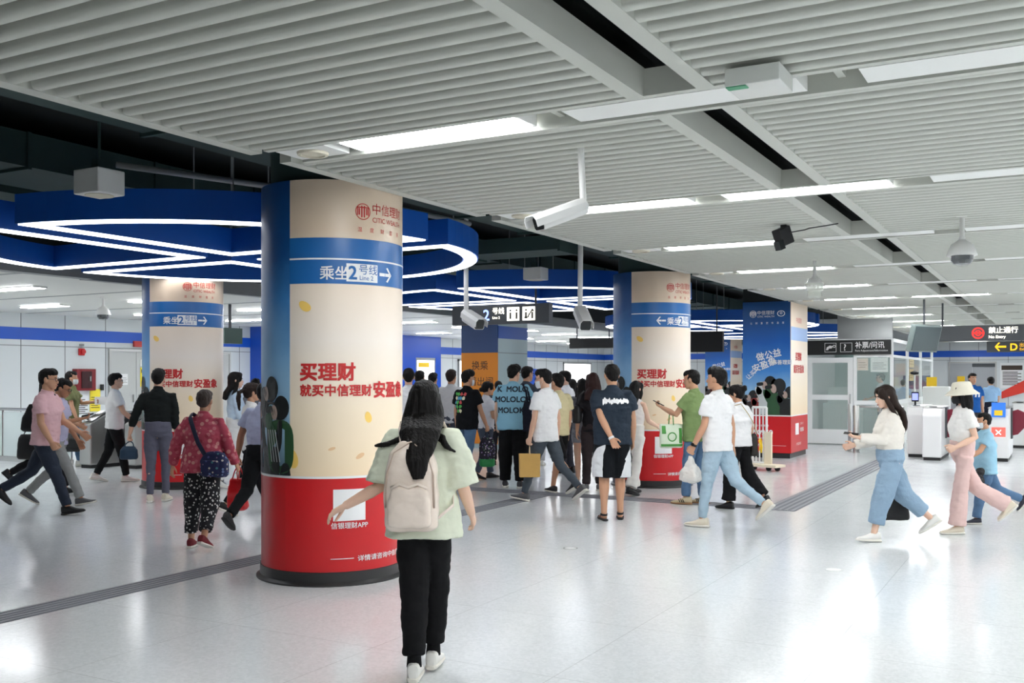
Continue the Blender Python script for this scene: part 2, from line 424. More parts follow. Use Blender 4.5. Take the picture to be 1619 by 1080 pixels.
# ---- far left flat ceiling
cl = MB(); cl.box(-21, -9, CEIL, -12.75, 48, CEIL + .06)
struct('ceiling_left', cl, mat('ceiling_white', (222, 222, 216), .5))
fs = MB(); fs.box(-12.76, -9, CEIL - .02, -12.55, 9.9, CEIL + .3); fs.box(-12.86, 9.9, CEIL - .02, -12.7, 48, CEIL + .3)
for y in [8.95 + 2.905 * k for k in range(0, 14)]: fs.box(-21, y - .05, CEIL - .004, -12.8, y + .05, CEIL)
struct('trim_2', fs, M_GREY)
for k in range(-2, 12):
    y = 10.4 + 2.905 * k
    for q, x in enumerate((-15.75, -19.0)):
        ceil_lamp(x, x + 1.28, y, CEIL - .03, 'strip lamp in the flat far left ceiling, %s row, %s' % (ordw[k + 2], 'nearer the blue rings' if q == 0 else 'nearer the wall'), 'strip lamps in the far left ceiling')

# ---- walls
M_WALL = mat('wall_panel', (214, 219, 221), .35)
M_JOINT = mat('joint_grey', (120, 124, 126), .7)
def wall_x(name, x, y0, y1, th, stripe=True, step=1.16, face=1):
    mb = MB(); mb.box(min(x, x - th * face), y0, 0, max(x, x - th * face), y1, 3.3)
    if stripe: mb.box(x - .01, y0, 2.47, x + face * .012, y1, 2.75, 1)
    y = y0 + .4
    while y < y1:
        mb.box(x - .01, y - .008, 0, x + face * .006, y + .008, 3.1, 2); y += step
    mb.box(x - .01, y0, 2.325, x + face * .006, y1, 2.34, 2)
    return struct(name, mb, [M_WALL, M_STRIPE, M_JOINT])
wall_x('wall_left', -21, -9, 48, .3)
wall_x('wall_right', 9, -9, 48, .3, face=-1)
mb = MB(); mb.box(-21.3, 48, 0, 9.3, 48.3, 4.5); mb.box(-21, 47.985, 2.47, 9, 48.01, 2.75, 1)
for k in range(26): mb.box(-20.6 + 1.16 * k - .01, 47.993, 0, -20.6 + 1.16 * k + .01, 48.01, 3.1, 2)
mb.box(-21, 47.993, 2.325, 9, 48.01, 2.34, 2)
struct('wall_back', mb, [M_WALL, M_STRIPE, M_JOINT])
struct('wall_front', MB().box(-21.3, -9.3, 0, 9.3, -9, 4.5), mat('wall_slate', (150, 155, 158), .6))
struct('wall_left_upper', MB().box(-21.3, -9, 3.3, -21, 48, 4.5), M_DARK)
struct('wall_right_upper', MB().box(9, -9, 3.3, 9.3, 48, 4.5), M_DARK)
struct('baseboard_left', MB().box(-21, -9, 0, -20.96, 16.9, .12).box(-21, 18.7, 0, -20.96, 20.0, .12), M_STEEL)

def door_leaf_pair(name, fn, w_, h_, m, off):
    """fn(u,v,d): along wall, up, out of wall"""
    t = thing(name, '', 'door', fn(0, 0, 0)); t['kind'] = 'structure'
    del t['label']; del t['category']
    def bx(mb, u0, v0, u1, v1, d0, d1):
        a = [fn(u, v, d) for d in (d0, d1) for u, v in ((u0, v0), (u1, v0), (u1, v1), (u0, v1))]
        mb.add(a, [(0, 3, 2, 1), (4, 5, 6, 7), (0, 1, 5, 4), (1, 2, 6, 5), (2, 3, 7, 6), (3, 0, 4, 7)])
    f = MB(); bx(f, -.06, 0, 0, h_ + .06, .0, .05); bx(f, w_, 0, w_ + .06, h_ + .06, .0, .05); bx(f, 0, h_, w_, h_ + .06, .0, .05)
    obj('door_frame', f, M_STEEL, t)
    for s in (0, 1):
        l = MB(); bx(l, s * w_ / 2 + .006, .01, (s + 1) * w_ / 2 - .006, h_ - .006, .005, .035); lf = obj('door_leaf', l, m, t)
        hd = MB(); u = w_ / 2 + (.09 if s else -.09); bx(hd, u - .015, .95, u + .015, 1.15, .035, .07)
        obj('door_handle', hd, M_STEEL, t)
    return t
M_DOOR = mat('door_grey', (190, 192, 190), .4)
door_leaf_pair('door_1', lambda u, v, d: Vector((-20.985 + d, 17.05 + u, v)), 1.55, 2.25, M_DOOR, 0)
door_leaf_pair('door_2', lambda u, v, d: Vector((-20.985 + d, 19.6 + u, v)), 1.5, 2.25, M_DOOR, 0)
door_leaf_pair('door_3', lambda u, v, d: Vector((-4.35 + u, 47.985 - d, v)), 1.8, 2.2, mat('door_metal', (165, 168, 172), .4, metal=.3), 0)
tag(obj('door_header', MB().box(-3.45, 47.88, 2.03, -2.55, 47.95, 2.18), M_SIGN), 'dark header strip across the top of the grey door in the far wall', 'door closer')

def flat_sign(name, label, cat, fn, w_, h_, m, th=.01, out=None, group=None, parent=None):
    mb = MB(); a = [fn(u, v) for u, v in ((0, 0), (w_, 0), (w_, h_), (0, h_))]
    nrm = (a[1] - a[0]).cross(a[3] - a[0]).normalized()
    mb.add(a + [p + nrm * th for p in a], [(0, 3, 2, 1), (4, 5, 6, 7), (0, 1, 5, 4), (1, 2, 6, 5), (2, 3, 7, 6), (3, 0, 4, 7)])
    o = obj(name, mb, m, parent)
    if label: tag(o, label, cat, group)
    return o, (lambda u, v: fn(u, v) + nrm * (th + .002))
def on_left(y, z, x=-20.985): return plane_fn((x, y, z), (0, 1, 0))
def on_back(x, z, y=47.985): return plane_fn((x, y, z), (1, 0, 0))
# fire box, alarm, exit sign, notices on the left wall
t = thing('fire_cabinet', 'dark red fire hose cabinet with a glass front on the left wall', 'fire cabinet', (-20.98, 16.0, 1.25))
obj('cabinet_body', MB().box(-20.99, 15.95, 1.27, -20.82, 16.5, 1.8), mat('fire_red', (128, 26, 34), .45), t, bevel=.01)
obj('cabinet_door', MB().box(-20.83, 16.08, 1.33, -20.80, 16.37, 1.74), mat('smoked_glass', (58, 22, 26), .15), t)
obj('cabinet_handle', MB().box(-20.80, 16.30, 1.5, -20.78, 16.33, 1.62), M_STEEL, t)
t = thing('fire_alarm', 'small red fire alarm sounder on the left wall above the fire cabinet', 'fire alarm', (-20.98, 16.1, 2.15))
obj('alarm_body', MB().box(-20.99, 16.12, 2.13, -20.93, 16.27, 2.3), mat('alarm_red', (200, 30, 35), .4), t, bevel=.01)
obj('sounder', MB().tube([(-20.93, 16.2, 2.22), (-20.88, 16.2, 2.22)], [.05, .06], 14), mat('alarm_red', (200, 30, 35)), t)
tag(obj('name_plate', MB().box(-20.99, 16.15, 2.36, -20.975, 16.28, 2.41), M_GREY), 'small grey plate above the red fire alarm sounder', 'plate')
tag(obj('exit_sign', MB().box(-20.99, 17.75, 2.38, -20.93, 18.2, 2.53), mat('exit_red', (190, 55, 50), .4), bevel=.005), 'small red sign box above the grey double door on the left wall', 'sign')
tag(obj('switch_box', MB().box(-20.99, 16.75, 1.27, -20.93, 16.82, 1.42), M_BLACK), 'small black switch box beside the double door on the left wall', 'switch')
def notice(label, fn, w_, h_, col, lines=5, head=None):
    o, f = flat_sign('paper_notice', label, 'notice', fn, w_, h_, mat('notice_%d_%d_%d' % col, col, .6), .006)
    mb = MB()
    if head: quad(mb, f, .05 * w_, h_ * .72, .95 * w_, h_ * .9)
    for i in range(lines):
        v = h_ * (.62 - i * .55 / max(1, lines)); quad(mb, f, .1 * w_, v, w_ * (.9 if i % 2 else .75), v + h_ * .03)
    c = obj('print', mb, M_INK_K, o); return o
notice('yellow notice with a black heading on the left wall double door', on_left(17.95, 1.35, -20.945), .42, .5, (248, 225, 30), 4, 1)
notice('small white framed notice on the left wall double door', on_left(17.35, 1.4, -20.945), .2, .28, (235, 235, 235), 4)
notice('white paper above the yellow notice on the left wall double door', on_left(17.95, 1.88, -20.945), .42, .18, (238, 238, 232), 2)
notice('yellow notice low on the left wall below the fire cabinet', on_left(16.45, .75), .3, .55, (246, 226, 60), 6)
notice('white notice low on the left wall below the fire cabinet', on_left(15.95, .6), .48, .7, (232, 236, 238), 8)

# blue cladding, bright openings further along the left wall
mb = MB().box(-21, 22.0, 0, -20.4, 29.75, 3.08).box(-21, 31.05, 0, -20.4, 31.4, 3.08).box(-21, 29.75, 2.3, -20.4, 31.05, 3.08).box(-21, 38.7, 0, -20.7, 40.3, 1.95)
struct('wall_left_cladding', mb, mat('cladding_blue', (24, 80, 190), .3))
def lit_window(name, y0, y1, z0, z1, x=-20.98):
    t = thing(name, '', '', (x, y0, z0)); t['kind'] = 'structure'; del t['label']; del t['category']
    f = MB(); g = .07
    f.box(x, y0, z0, x + .06, y0 + g, z1); f.box(x, y1 - g, z0, x + .06, y1, z1); f.box(x, y0, z1 - g, x + .06, y1, z1); f.box(x, y0, z0, x + .06, y1, z0 + g)
    obj('window_frame', f, M_GREY, t); obj('window_pane', MB().box(x + .005, y0 + g, z0 + g, x + .02, y1 - g, z1 - g), M_LIT, t); return t
lit_window('window_1', 33.5, 36.0, .1, 2.3); lit_window('window_2', 43.0, 46.2, .1, 2.3)
t = thing('advert_lightbox', 'lit advert box with a yellow heading in the blue cladding behind the crowd', 'light box', (-20.4, 30.4, .3))
obj('frame', MB().box(-20.6, 29.75, .3, -20.42, 31.05, 2.3), M_GREY, t); obj('screen', MB().box(-20.42, 29.85, .4, -20.40, 30.95, 2.2), M_LIT, t)
obj('heading', MB().box(-20.40, 29.9, 1.95, -20.39, 30.6, 2.12), M_YEL, t)

# far wall: grey lift surround between the columns, noticeboards, wayfinding graphic
struct('trim_3', MB().box(-15, 46.5, 0, -9.2, 48, 1.35), mat('lift_grey', (140, 142, 142), .4))
notice('white noticeboard on the far wall beside the grey double door', on_back(-2.35, 1.1), .9, 1.1, (232, 234, 235), 9, 1)
t = thing('wall_graphic', 'orange and red exit graphic with a slanting red band on the far wall', 'wall graphic', (-1.5, 47.98, .9))
f = plane_fn((-1.4, 47.97, 0), (1, 0, 0)); g = MB(); poly(g, f, [(0, 1.15), (1.1, 1.15), (1.1, 2.2), (.3, 2.2), (0, 1.9)]); obj('orange_panel', g, mat('graphic_orange', (250, 170, 40), .5), t)
g = MB(); f2 = plane_fn((-1.4, 47.95, 0), (1, 0, 0)); poly(g, f2, [(-.9, .65), (1.2, 1.3), (1.2, 1.65), (.5, 1.75), (-.9, .95)]); poly(g, f2, [(.35, 1.25), (.8, 1.15), (1.1, 1.4), (1.1, 1.75), (.7, 1.9), (.35, 1.6)]); obj('red_band', g, mat('graphic_red', (225, 60, 45), .5), t)
tag(obj('yellow_notice', MB().box(-4.05, 47.9, 1.25, -3.75, 47.95, 1.62), M_YEL), 'yellow square notice on the grey double door in the far wall', 'notice')
notice('dark blue notice with white text on the far wall behind the ticket gates', on_back(-6.3, 1.05), 1.15, .6, (40, 50, 110), 3)

# ================================================================ blue ring lights
M_LED = lamp_mat('led_strip', (250, 252, 255), RINGLED)
def sector(cx, cy, sx, sy, Rr, g, wd, z0, z1, inset=0):
    outer = [(g + inset, g + inset)]; inner = [(g + wd - inset, g + wd - inset)]
    ro, ri = Rr - inset, Rr - wd + inset; n = 22
    go, gi = g + inset, g + wd - inset
    a0 = math.asin(go / ro); b0 = math.asin(gi / ri)
    for i in range(n + 1):
        t = i / n
        a = a0 + (math.pi / 2 - 2 * a0) * t; outer.append((ro * math.cos(a), ro * math.sin(a)))
        b = b0 + (math.pi / 2 - 2 * b0) * t; inner.append((ri * math.cos(b), ri * math.sin(b)))
    rs = []
    for (ou, ov), (iu, iv) in zip(outer, inner):
        P = lambda u, v, z: (cx + sx * u, cy + sy * v, z)
        rs.append([P(ou, ov, z0), P(ou, ov, z1), P(iu, iv, z1), P(iu, iv, z0)])
    return MB().rings(rs, closed=True)
ring0 = None
for k, (y, lb) in enumerate([(8.7, 'blue and white ring light of four quarter frames hanging behind the front column'),
                             (16.3, 'blue and white ring light hanging above the hanging transfer sign'),
                             (27.0, 'blue and white ring light hanging behind the square advert column'),
                             (34.6, 'smallest blue and white ring light, farthest down the hall')]):
    if ring0 is None:
        t = thing('ring_light', lb, 'ceiling light', (-8.6, y, 3.02), 'blue ring lights')
        for sx in (1, -1):
            for sy in (1, -1):
                fo = obj('quarter_frame', sector(-8.6, y, sx, sy, 2.92, .19, .19, 3.02, 3.29), M_BLUE, t)
                d = obj('led_diffuser', sector(-8.6, y, sx, sy, 2.92, .19, .19, 3.008, 3.021, .018), M_LED, fo)
        for u, v in ((1.9, 1.9), (-1.9, 1.9), (1.9, -1.9), (-1.9, -1.9), (.3, .3), (-.3, -.3), (.3, -.3), (-.3, .3)): obj('hanging_rod', MB().cyl((-8.6 + u, y + v, 3.28), (-8.6 + u, y + v, 4.3), .008, 6), M_GREY, t)
        ring0 = (t, y)
    else: dup(ring0[0], (0, y - ring0[1], 0), lb)

# ================================================================ columns
M_BEIGE = zramp('advert_cream', [(.8, (250, 226, 190)), (1.35, (250, 232, 205)), (1.9, (247, 236, 224)), (2.35, (244, 226, 206)), (2.75, (228, 205, 180)), (3.2, (232, 212, 190))])
M_SKY = zramp('advert_sky', [(.8, (70, 96, 110)), (1.35, (166, 204, 232)), (1.7, (134, 186, 230)), (2.2, (66, 134, 200)), (2.6, (22, 84, 150)), (3.2, (14, 66, 124))], haze=.5)
M_BAND = mat('advert_band_blue', (36, 106, 176), .28)
M_PLINTH = mat('plinth_dark', (44, 44, 44), .35)
M_FIG = [mat('print_%d' % i, c, .4) for i, c in enumerate([(26, 30, 30), (44, 84, 52), (58, 48, 46), (150, 60, 55), (70, 70, 82), (184, 160, 148), (200, 205, 205), (110, 96, 60)])]
def emblem(mb, fn, u, v, r, m=0):
    disc(mb, fn, u, v, r, 28, r * .9, m)
    for x in (-.5, -.17, .17, .5):
        h = math.sqrt(max(0, .8 - x * x)); quad(mb, fn, u + (x - .085) * r, v - h * r * (.55 if abs(x) > .3 else .8), u + (x + .085) * r, v + h * r * (.55 if abs(x) > .3 else .8), m)
    quad(mb, fn, u - .75 * r, v + .45 * r, u + .75 * r, v + .58 * r, m)
    for s in (-1, 1): quad(mb, fn, u + s * .72 * r - .06 * r, v - .45 * r, u + s * .72 * r + .06 * r, v + .45 * r, m)
def petal(mb, fn, u, v, a, b, ang, m):
    n = 14; c, s = math.cos(ang), math.sin(ang)
    poly(mb, fn, [(u + c * a * math.cos(2 * math.pi * i / n) - s * b * math.sin(2 * math.pi * i / n) * (1 + .3 * math.cos(2 * math.pi * i / n)), v + s * a * math.cos(2 * math.pi * i / n) + c * b * math.sin(2 * math.pi * i / n)) for i in range(n)], m)
def figure(mb, F_, u, v, s, body, leg, hair=0, girl=False):
    """printed person looking through binoculars; v = feet, s = height; F_(layer) gives the mapping"""
    def E_(cu, cv, a, b, ang, m, k, pw=1.0):
        c, q = math.cos(ang), math.sin(ang); pts = []
        for i in range(22):
            t = 2 * math.pi * i / 22; x = a * math.copysign(abs(math.cos(t)) ** pw, math.cos(t)); y = b * math.copysign(abs(math.sin(t)) ** pw, math.sin(t))
            pts.append((u + (cu + x * c - y * q) * s, v + (cv + x * q + y * c) * s))
        poly(mb, F_(k), pts, m)
    E_(-.06, .22, .06, .25, .03, leg, 0, .7); E_(.06, .22, .06, .25, -.03, leg, 0, .7)
    E_(0, .6, .15, .22, 0, body, 1, .65); E_(-.12, .74, .05, .14, .5, body, 2, .8); E_(-.13, .84, .05, .1, -.3, body, 2, .8)
    E_(.02, .92, .085, .1, 0, hair, 2)
    if girl: E_(.07, .82, .06, .16, -.1, hair, 2)
    E_(-.062, .88, .04, .062, .15, 5, 3); E_(-.13, .9, .05, .026, .1, 0, 4, .6)
def round_column(x, y, va, psi0, label, dirn):
    """va: view angle of the column; lettering is placed on the wrap by angle from the seam normal"""
    r = .575; base = Vector((x, y, 0))
    t = thing('advert_column', label, 'column', (x, y, 0), 'round advert columns')
    # azimuth 0 = towards -Y (camera side), positive = towards +X
    AZ0 = va
    def fn_r(rr): return lambda s, z: base + Vector((rr * math.sin(s / r), -rr * math.cos(s / r), z))
    f1 = fn_r(r + .003); f2 = fn_r(r + .005)
    seam = R(psi0)
    obj('plinth', MB().lathe(base, [(.56, 0), (.615, 0), (.615, .012), (.585, .03), (.585, .105), (.56, .108)], 56), M_PLINTH, t, smooth='auto')
    n = 72
    def sect(a0, a1, z0, z1, rr=r):
        mb = MB(); k = max(4, int((a1 - a0) / (2 * math.pi) * n)); zs = [z0 + (z1 - z0) * i / 6 for i in range(7)]; vs = []; fs = []
        for i in range(k + 1):
            a = a0 + (a1 - a0) * i / k
            for z in zs: vs.append(base + Vector((rr * math.sin(a), -rr * math.cos(a), z)))
        for i in range(k):
            for j in range(6): fs.append((i * 7 + j, (i + 1) * 7 + j, (i + 1) * 7 + j + 1, i * 7 + j + 1))
        return mb.add(vs, fs)
    obj('core', MB().lathe(base, [(.5, .1), (.5, 4.3)], 40), M_DUCT, t, smooth='auto')
    wrap = obj('cream_wrap', sect(seam, seam + R(170), .84, 3.14), M_BEIGE, t, smooth=True)
    obj('sky_wrap', sect(seam - R(190), seam, .84, 3.14), M_SKY, t, smooth=True)
    obj('base_wrap', sect(0, 2 * math.pi, .105, .84), M_RED, t, smooth=True)
    obj('edge_line', sect(0, 2 * math.pi, .828, .846, r + .002), M_INK_W, t, smooth=True)
    bd = obj('wayfinding_band', sect(seam, seam + R(170), 2.335, 2.69, r + .002), M_BAND, t, smooth=True)
    obj('band_line', sect(seam, seam + R(170), 2.52, 2.533, r + .004), M_INK_W, bd, smooth=True)
    # s coordinate: arc length from azimuth 0
    deg = lambda d: (seam + R(d)) * r
    wm = MB(); rm = MB(); dm = MB(); pm = MB()
    if dirn > 0:
        text(wm, '乘坐', f2, .115, deg(25), 2.375, bold=.02); quad(wm, f2, deg(45), 2.355, deg(71.5), 2.495, nu=6)
        text(dm, '2', fn_r(r + .007), .145, deg(46.8), 2.374, bold=.03); text(dm, '号线', fn_r(r + .007), .085, deg(55), 2.42, bold=.01); text(dm, 'Line 2', fn_r(r + .007), .05, deg(55.5), 2.37)
        arrow(wm, f2, deg(80.5), 2.425, .07, 1)
    else:
        o = 12 if dirn < 0 else 50
        arrow(wm, f2, deg(32 + o), 2.425, .07, -1 if dirn < 0 else 1)
        text(wm, '乘坐', f2, .115, deg(41 + o), 2.375, bold=.02); quad(wm, f2, deg(60 + o), 2.355, deg(86 + o), 2.495, nu=6)
        text(dm, '2', fn_r(r + .007), .145, deg(61.8 + o), 2.374, bold=.03); text(dm, '号线', fn_r(r + .007), .085, deg(70 + o), 2.42, bold=.01); text(dm, 'Line 2', fn_r(r + .007), .05, deg(70.5 + o), 2.37)
    emblem(rm, f1, deg(58.5), 2.905, .064)
    text(rm, '中信理财', f1, .095, deg(67), 2.9, bold=.012); text(rm, 'CITIC WEALTH', f1, .055, deg(67), 2.83, sx=.95)
    for i, ch in enumerate('温度财富家'): text(rm, ch, f1, .04, deg(54) + i * .105, 2.75)
    text(rm, '买理财', f1, .147, deg(9.5), 1.6, bold=.05)
    wd = text(rm, '就买中信理财', f1, .096, deg(9.5), 1.475, bold=.042); text(rm, '安盈象', f1, .135, deg(9.5) + wd + .02, 1.465, bold=.05)
    quad(wm, f1, deg(35), .50, deg(60.5), .745, nu=5)
    text(wm, '信银理财APP', f1, .052, deg(48), .445, 'C', bold=.015)
    quad(wm, f1, deg(33), .205, deg(51), .211, nu=5); text(wm, '详情请咨询中信银行客户经理', f1, .05, deg(54), .185, bold=.015, sx=1.15)
    for q, (d, z, a, b, an) in enumerate([(13, 2.16, .055, .035, -.6), (63, 1.3, .03, .045, .3), (34, 1.06, .03, .012, .3), (56, 1.0, .04, .018, .5), (3, .98, .045, .075, .2)]):
        petal(pm, f1, deg(d), z, a, b, an, 0 if q not in (2, 3) else 1)
    obj('white_lettering', wm, M_INK_W, t); obj('red_lettering', rm, M_INK_R, t); obj('blue_lettering', dm, M_BAND, t); obj('petal_print', pm, [mat('petal_yellow', (253, 212, 110), .5), mat('petal_tan', (238, 198, 150), .5)], t)
    fg = MB(); f0 = fn_r(r + .002)
    for i, (d, z, s, b, l) in enumerate([(-50, .5, .95, 2, 0), (-36, .45, .9, 4, 4), (-22, .5, 1.0, 0, 0), (-10, .4, .95, 1, 0)]):
        figure(fg, (lambda i: lambda k: (lambda fq: (lambda u, v: fq(u, max(v, .85))))(fn_r(r + .002 + .0025 * i + .0005 * k)))(i), deg(d), z + .1, s, b, l)
    for dd in range(4): poly(fg, fn_r(r + .0125), [(deg(-19 + dd * 3.2), .95), (deg(-18.2 + dd * 3.2), .95), (deg(-23 + dd * 3), 1.2), (deg(-24 + dd * 3), 1.2)], 6)
    obj('photo_print', fg, M_FIG, t)
    return t
round_column(-5.29, 6.50, 0, 4.5, 'large round advert column in front, its white arrow pointing right past the line two box', 1)
round_column(-5.40, 14.11, 0, -9.5, 'round advert column behind the man in a dark printed shirt, its arrow pointing left', -1)
round_column(-11.44, 10.59, 0, -5.5, 'round advert column on the far left behind the man in a black shirt', 2)

def square_column(x0, y0, x1, y1, label, ztop=3.1):
    t = thing('advert_column', label, 'column', ((x0 + x1) / 2, (y0 + y1) / 2, 0), 'square advert columns')
    obj('plinth', MB().box(x0 + .03, y0 + .03, 0, x1 - .03, y1 - .03, .11), M_PLINTH, t)
    obj('core', MB().box(x0 + .01, y0 + .01, .1, x1 - .01, y1 - .01, 4.3), M_DARK, t)
    obj('base_wrap', MB().box(x0, y0, .105, x1, y1, .84), M_RED, t)
    obj('sky_panel', MB().box(x0, y0, .84, x1 - .01, y0 + .05, ztop), zramp('advert_sky_square', [(.8, (110, 140, 160)), (1.3, (150, 196, 232)), (1.7, (70, 140, 214)), (2.3, (16, 96, 184)), (2.7, (24, 84, 150)), (3.1, (28, 70, 120))], haze=.2), t)
    obj('cream_panel', MB().box(x0, y0 + .05, .84, x1, y1, ztop).box(x1 - .011, y0 - .001, .84, x1 + .001, y0 + .06, ztop), M_BEIGE, t)
    obj('edge_line', MB().box(x0 - .003, y0 - .003, .828, x1 + .003, y1 + .003, .85), M_INK_W, t)
    W_ = x1 - x0; L_ = y1 - y0
    fA = plane_fn((x0, y0 - .003, 0), (1, 0, 0)); fB = plane_fn((x1 + .003, y0, 0), (0, 1, 0))
    wm = MB()
    emblem(wm, fA, W_ * .22, 2.86, .07); text(wm, '中信理财', fA, .088, W_ * .31, 2.85, bold=.01); text(wm, 'CITIC WEALTH', fA, .05, W_ * .31, 2.79)
    disc(wm, fA, W_ * .8, 2.86, .06, 20, .048, sx=1.3); disc(wm, fA, W_ * .8, 2.87, .025, 16, .015)
    for i, ch in enumerate('让财富更有温度'): text(wm, ch, fA, .045, W_ * (.16 + .11 * i), 2.66)
    def arc(cx, cz, tilt): return lambda u, v: fA(cx + u * math.cos(tilt) - v * math.sin(tilt), cz + u * math.sin(tilt) + v * math.cos(tilt))
    text(wm, '做公益', arc(W_ * .3, 1.93, .22), .17, 0, 0, bold=.025)
    text(wm, '让买', arc(W_ * .12, 1.55, .75), .11, 0, 0, bold=.02); text(wm, '安盈象', arc(W_ * .24, 1.7, .38), .17, 0, 0, bold=.03); text(wm, '慈善理财', arc(W_ * .62, 1.86, .0), .1, 0, 0, bold=.02)
    text(wm, '人生每一份期待', fA, .05, W_ * .15, .62, bold=.012, sx=1.1); text(wm, '950950', fA, .135, W_ * .15, .46, bold=.05, sx=1.15); text(wm, 'www.citicwealth.com', fA, .045, W_ * .15, .38, sx=1.1)
    text(wm, '信守温度的财富', fA, .05, W_ * .1, .23, bold=.012); quad(wm, fA, W_ * .6, .245, W_ * .9, .251)
    quad(wm, fB, L_ * .25, .45, L_ * .45, .68); text(wm, '950950', fB, .12, L_ * .52, .5, bold=.02, sx=.9); text(wm, '人生每一份', fB, .06, L_ * .52, .64); text(wm, '信守温度的财富', fB, .06, L_ * .3, .24)
    obj('white_lettering', wm, M_INK_W, t)
    rm = MB(); text(rm, '中信理财', fB, .12, L_ * .3, 2.7, bold=.01); text(rm, '买理财', fB, .18, L_ * .25, 1.95, bold=.03); text(rm, '就买安盈象', fB, .18, L_ * .15, 1.7, bold=.03); obj('red_lettering', rm, M_INK_R, t)
    bl = MB().box(x1 - .002, y0, 2.335, x1 + .002, y1, 2.6); obj('wayfinding_band', bl, mat('pale_band', (150, 180, 225), .4), t)
    fg = MB()
    for i, (u, z, s, b, l, g) in enumerate([(.2, .2, 1.12, 2, 0, 0), (.42, .18, 1.15, 3, 3, 0), (.55, .25, 1.35, 6, 4, 1), (.74, .1, 1.45, 1, 0, 0), (.96, .2, 1.2, 0, 4, 0)]):
        figure(fg, (lambda i: lambda k: (lambda fq: (lambda a, b_: fq(max(0, min(a, W_ - .012)), max(b_, .86))))(plane_fn((x0, y0 - .004 - i * .003 - k * .0006, 0), (1, 0, 0))))(i), u * W_, z, s, b, l, 0, g)
    quad(fg, fA, 0, .85, W_ - .012, 1.02, 7); obj('photo_print', fg, M_FIG, t)
    return t
square_column(-5.62, 19.75, -4.66, 21.2, 'square advert column with a blue sky poster beside the fare office')
square_column(-12.05, 37.2, -11.05, 38.7, 'square advert column with a blue sky poster, farther off behind the green shirted man')
# transfer pillar with the orange panel
t = thing('sign_pillar', 'square pillar with an orange transfer panel rising behind the crowd', 'column', (-11.5, 20, 0))
x0, x1, y0, y1 = -11.98, -11.03, 19.3, 20.7
obj('cladding', MB().box(x0, y0 + .02, 0, x1, y1, 3.1), mat('pillar_glaze', (170, 192, 196), .25), t)
obj('orange_panel', MB().box(x0, y0 - .01, .1, x1 - .005, y0 + .03, 2.15), M_ORANGE, t)
obj('blue_panel', MB().box(x0, y0 - .01, 2.15, x1 - .005, y0 + .03, 3.1), mat('pillar_navy', (34, 66, 118), .35), t)
obj('blue_stripe', MB().box(x1 - .02, y0 + .02, 2.47, x1 + .008, y1, 2.75), mat('pillar_stripe', (20, 84, 176), .35), t)
obj('joint_line', MB().box(x1 - .02, y0 + .02, 2.14, x1 + .005, y1, 2.155).box(x1 - .02, y0 + .02, 2.93, x1 + .005, y1, 2.94), M_JOINT, t)
tm = MB(); f = plane_fn((x0, y0 - .014, 0), (1, 0, 0)); text(tm, '换乘', f, .22, .28, 1.78, bold=.01); text(tm, '请出闸', f, .22, .2, 1.42, bold=.01); text(tm, '2', f, .3, .35, 1.0); obj('dark_lettering', tm, M_INK_K, t)
# ================================================================ fixtures
def rotto(d, up=(0, 0, 1)):
    """matrix whose Y axis is d"""
    y = Vector(d).normalized(); z = Vector(up); x = y.cross(z).normalized(); z = x.cross(y)
    return Matrix((x, y, z)).transposed()
M_SHELL = mat('camera_white', (228, 228, 226), .4)
M_LENS = mat('lens_dark', (30, 34, 36), .12)
def bullet(label, pole_top, joint, front, r=.055):
    pole_top, joint, front = Vector(pole_top), Vector(joint), Vector(front)
    t = thing('security_camera', label, 'camera', joint, 'bullet cameras on poles')
    obj('pole', MB().tube([pole_top, joint + Vector((0, 0, .03))], r * .42, 12).tube([pole_top, pole_top - Vector((0, 0, .015))], r * .9, 14), M_SHELL, t, smooth='auto')
    obj('joint', MB().ell(joint, r * .75, r * .75, r * .85), M_SHELL, t, smooth=True)
    d = (front - joint).normalized(); M = rotto(d); L = (front - joint).length
    def sec(y, k): return [joint + M @ Vector((x * k, y, z * k)) for x, z in [(-r, -r * .7), (-r * .8, -r), (r * .8, -r), (r, -r * .7), (r, r * .6), (r * .7, r), (-r * .7, r), (-r, r * .6)]]
    obj('camera_body', MB().rings([sec(0, .8), sec(.03, .95), sec(L * .92, .95)]), M_SHELL, t, smooth='auto')
    hd = [joint + M @ Vector((x, y, z)) for y in (.01, L * 1.06) for x, z in [(-r * 1.15, -r * .3), (-r * 1.15, r * .6), (-r * .75, r * 1.15), (r * .75, r * 1.15), (r * 1.15, r * .6), (r * 1.15, -r * .3), (r * 1.08, -r * .3), (r * 1.08, r * .55), (r * .7, r * 1.08), (-r * .7, r * 1.08), (-r * 1.08, r * .55), (-r * 1.08, -r * .3)]]
    obj('sun_hood', MB().rings([hd[:12], hd[12:]]), M_SHELL, t)
    obj('lens', MB().rings([sec(L * .92, .85), sec(L * .93, .85)]).tube([joint + d * L * .93, joint + d * L * .95], r * .45, 14), M_LENS, t)
    return t
bullet('large white bullet camera on a ceiling pole in front of a strip lamp', at(918, 6.4, CEIL + .04), at(922, 6.4, zat(327, 6.4)), at(845, 6.15, zat(355, 6.15)), .05)
bullet('white bullet camera hanging in front of the transfer sign', at(737, 13.2, 4.3), at(737, 13.2, zat(499, 13.2)), at(760, 12.8, zat(514, 12.8)), .075)
bullet('white bullet camera on a long pole beside the round column with the left arrow', at(919, 13, 4.3), at(917, 13, zat(493, 13)), at(927, 12.6, zat(516, 12.6)), .08)
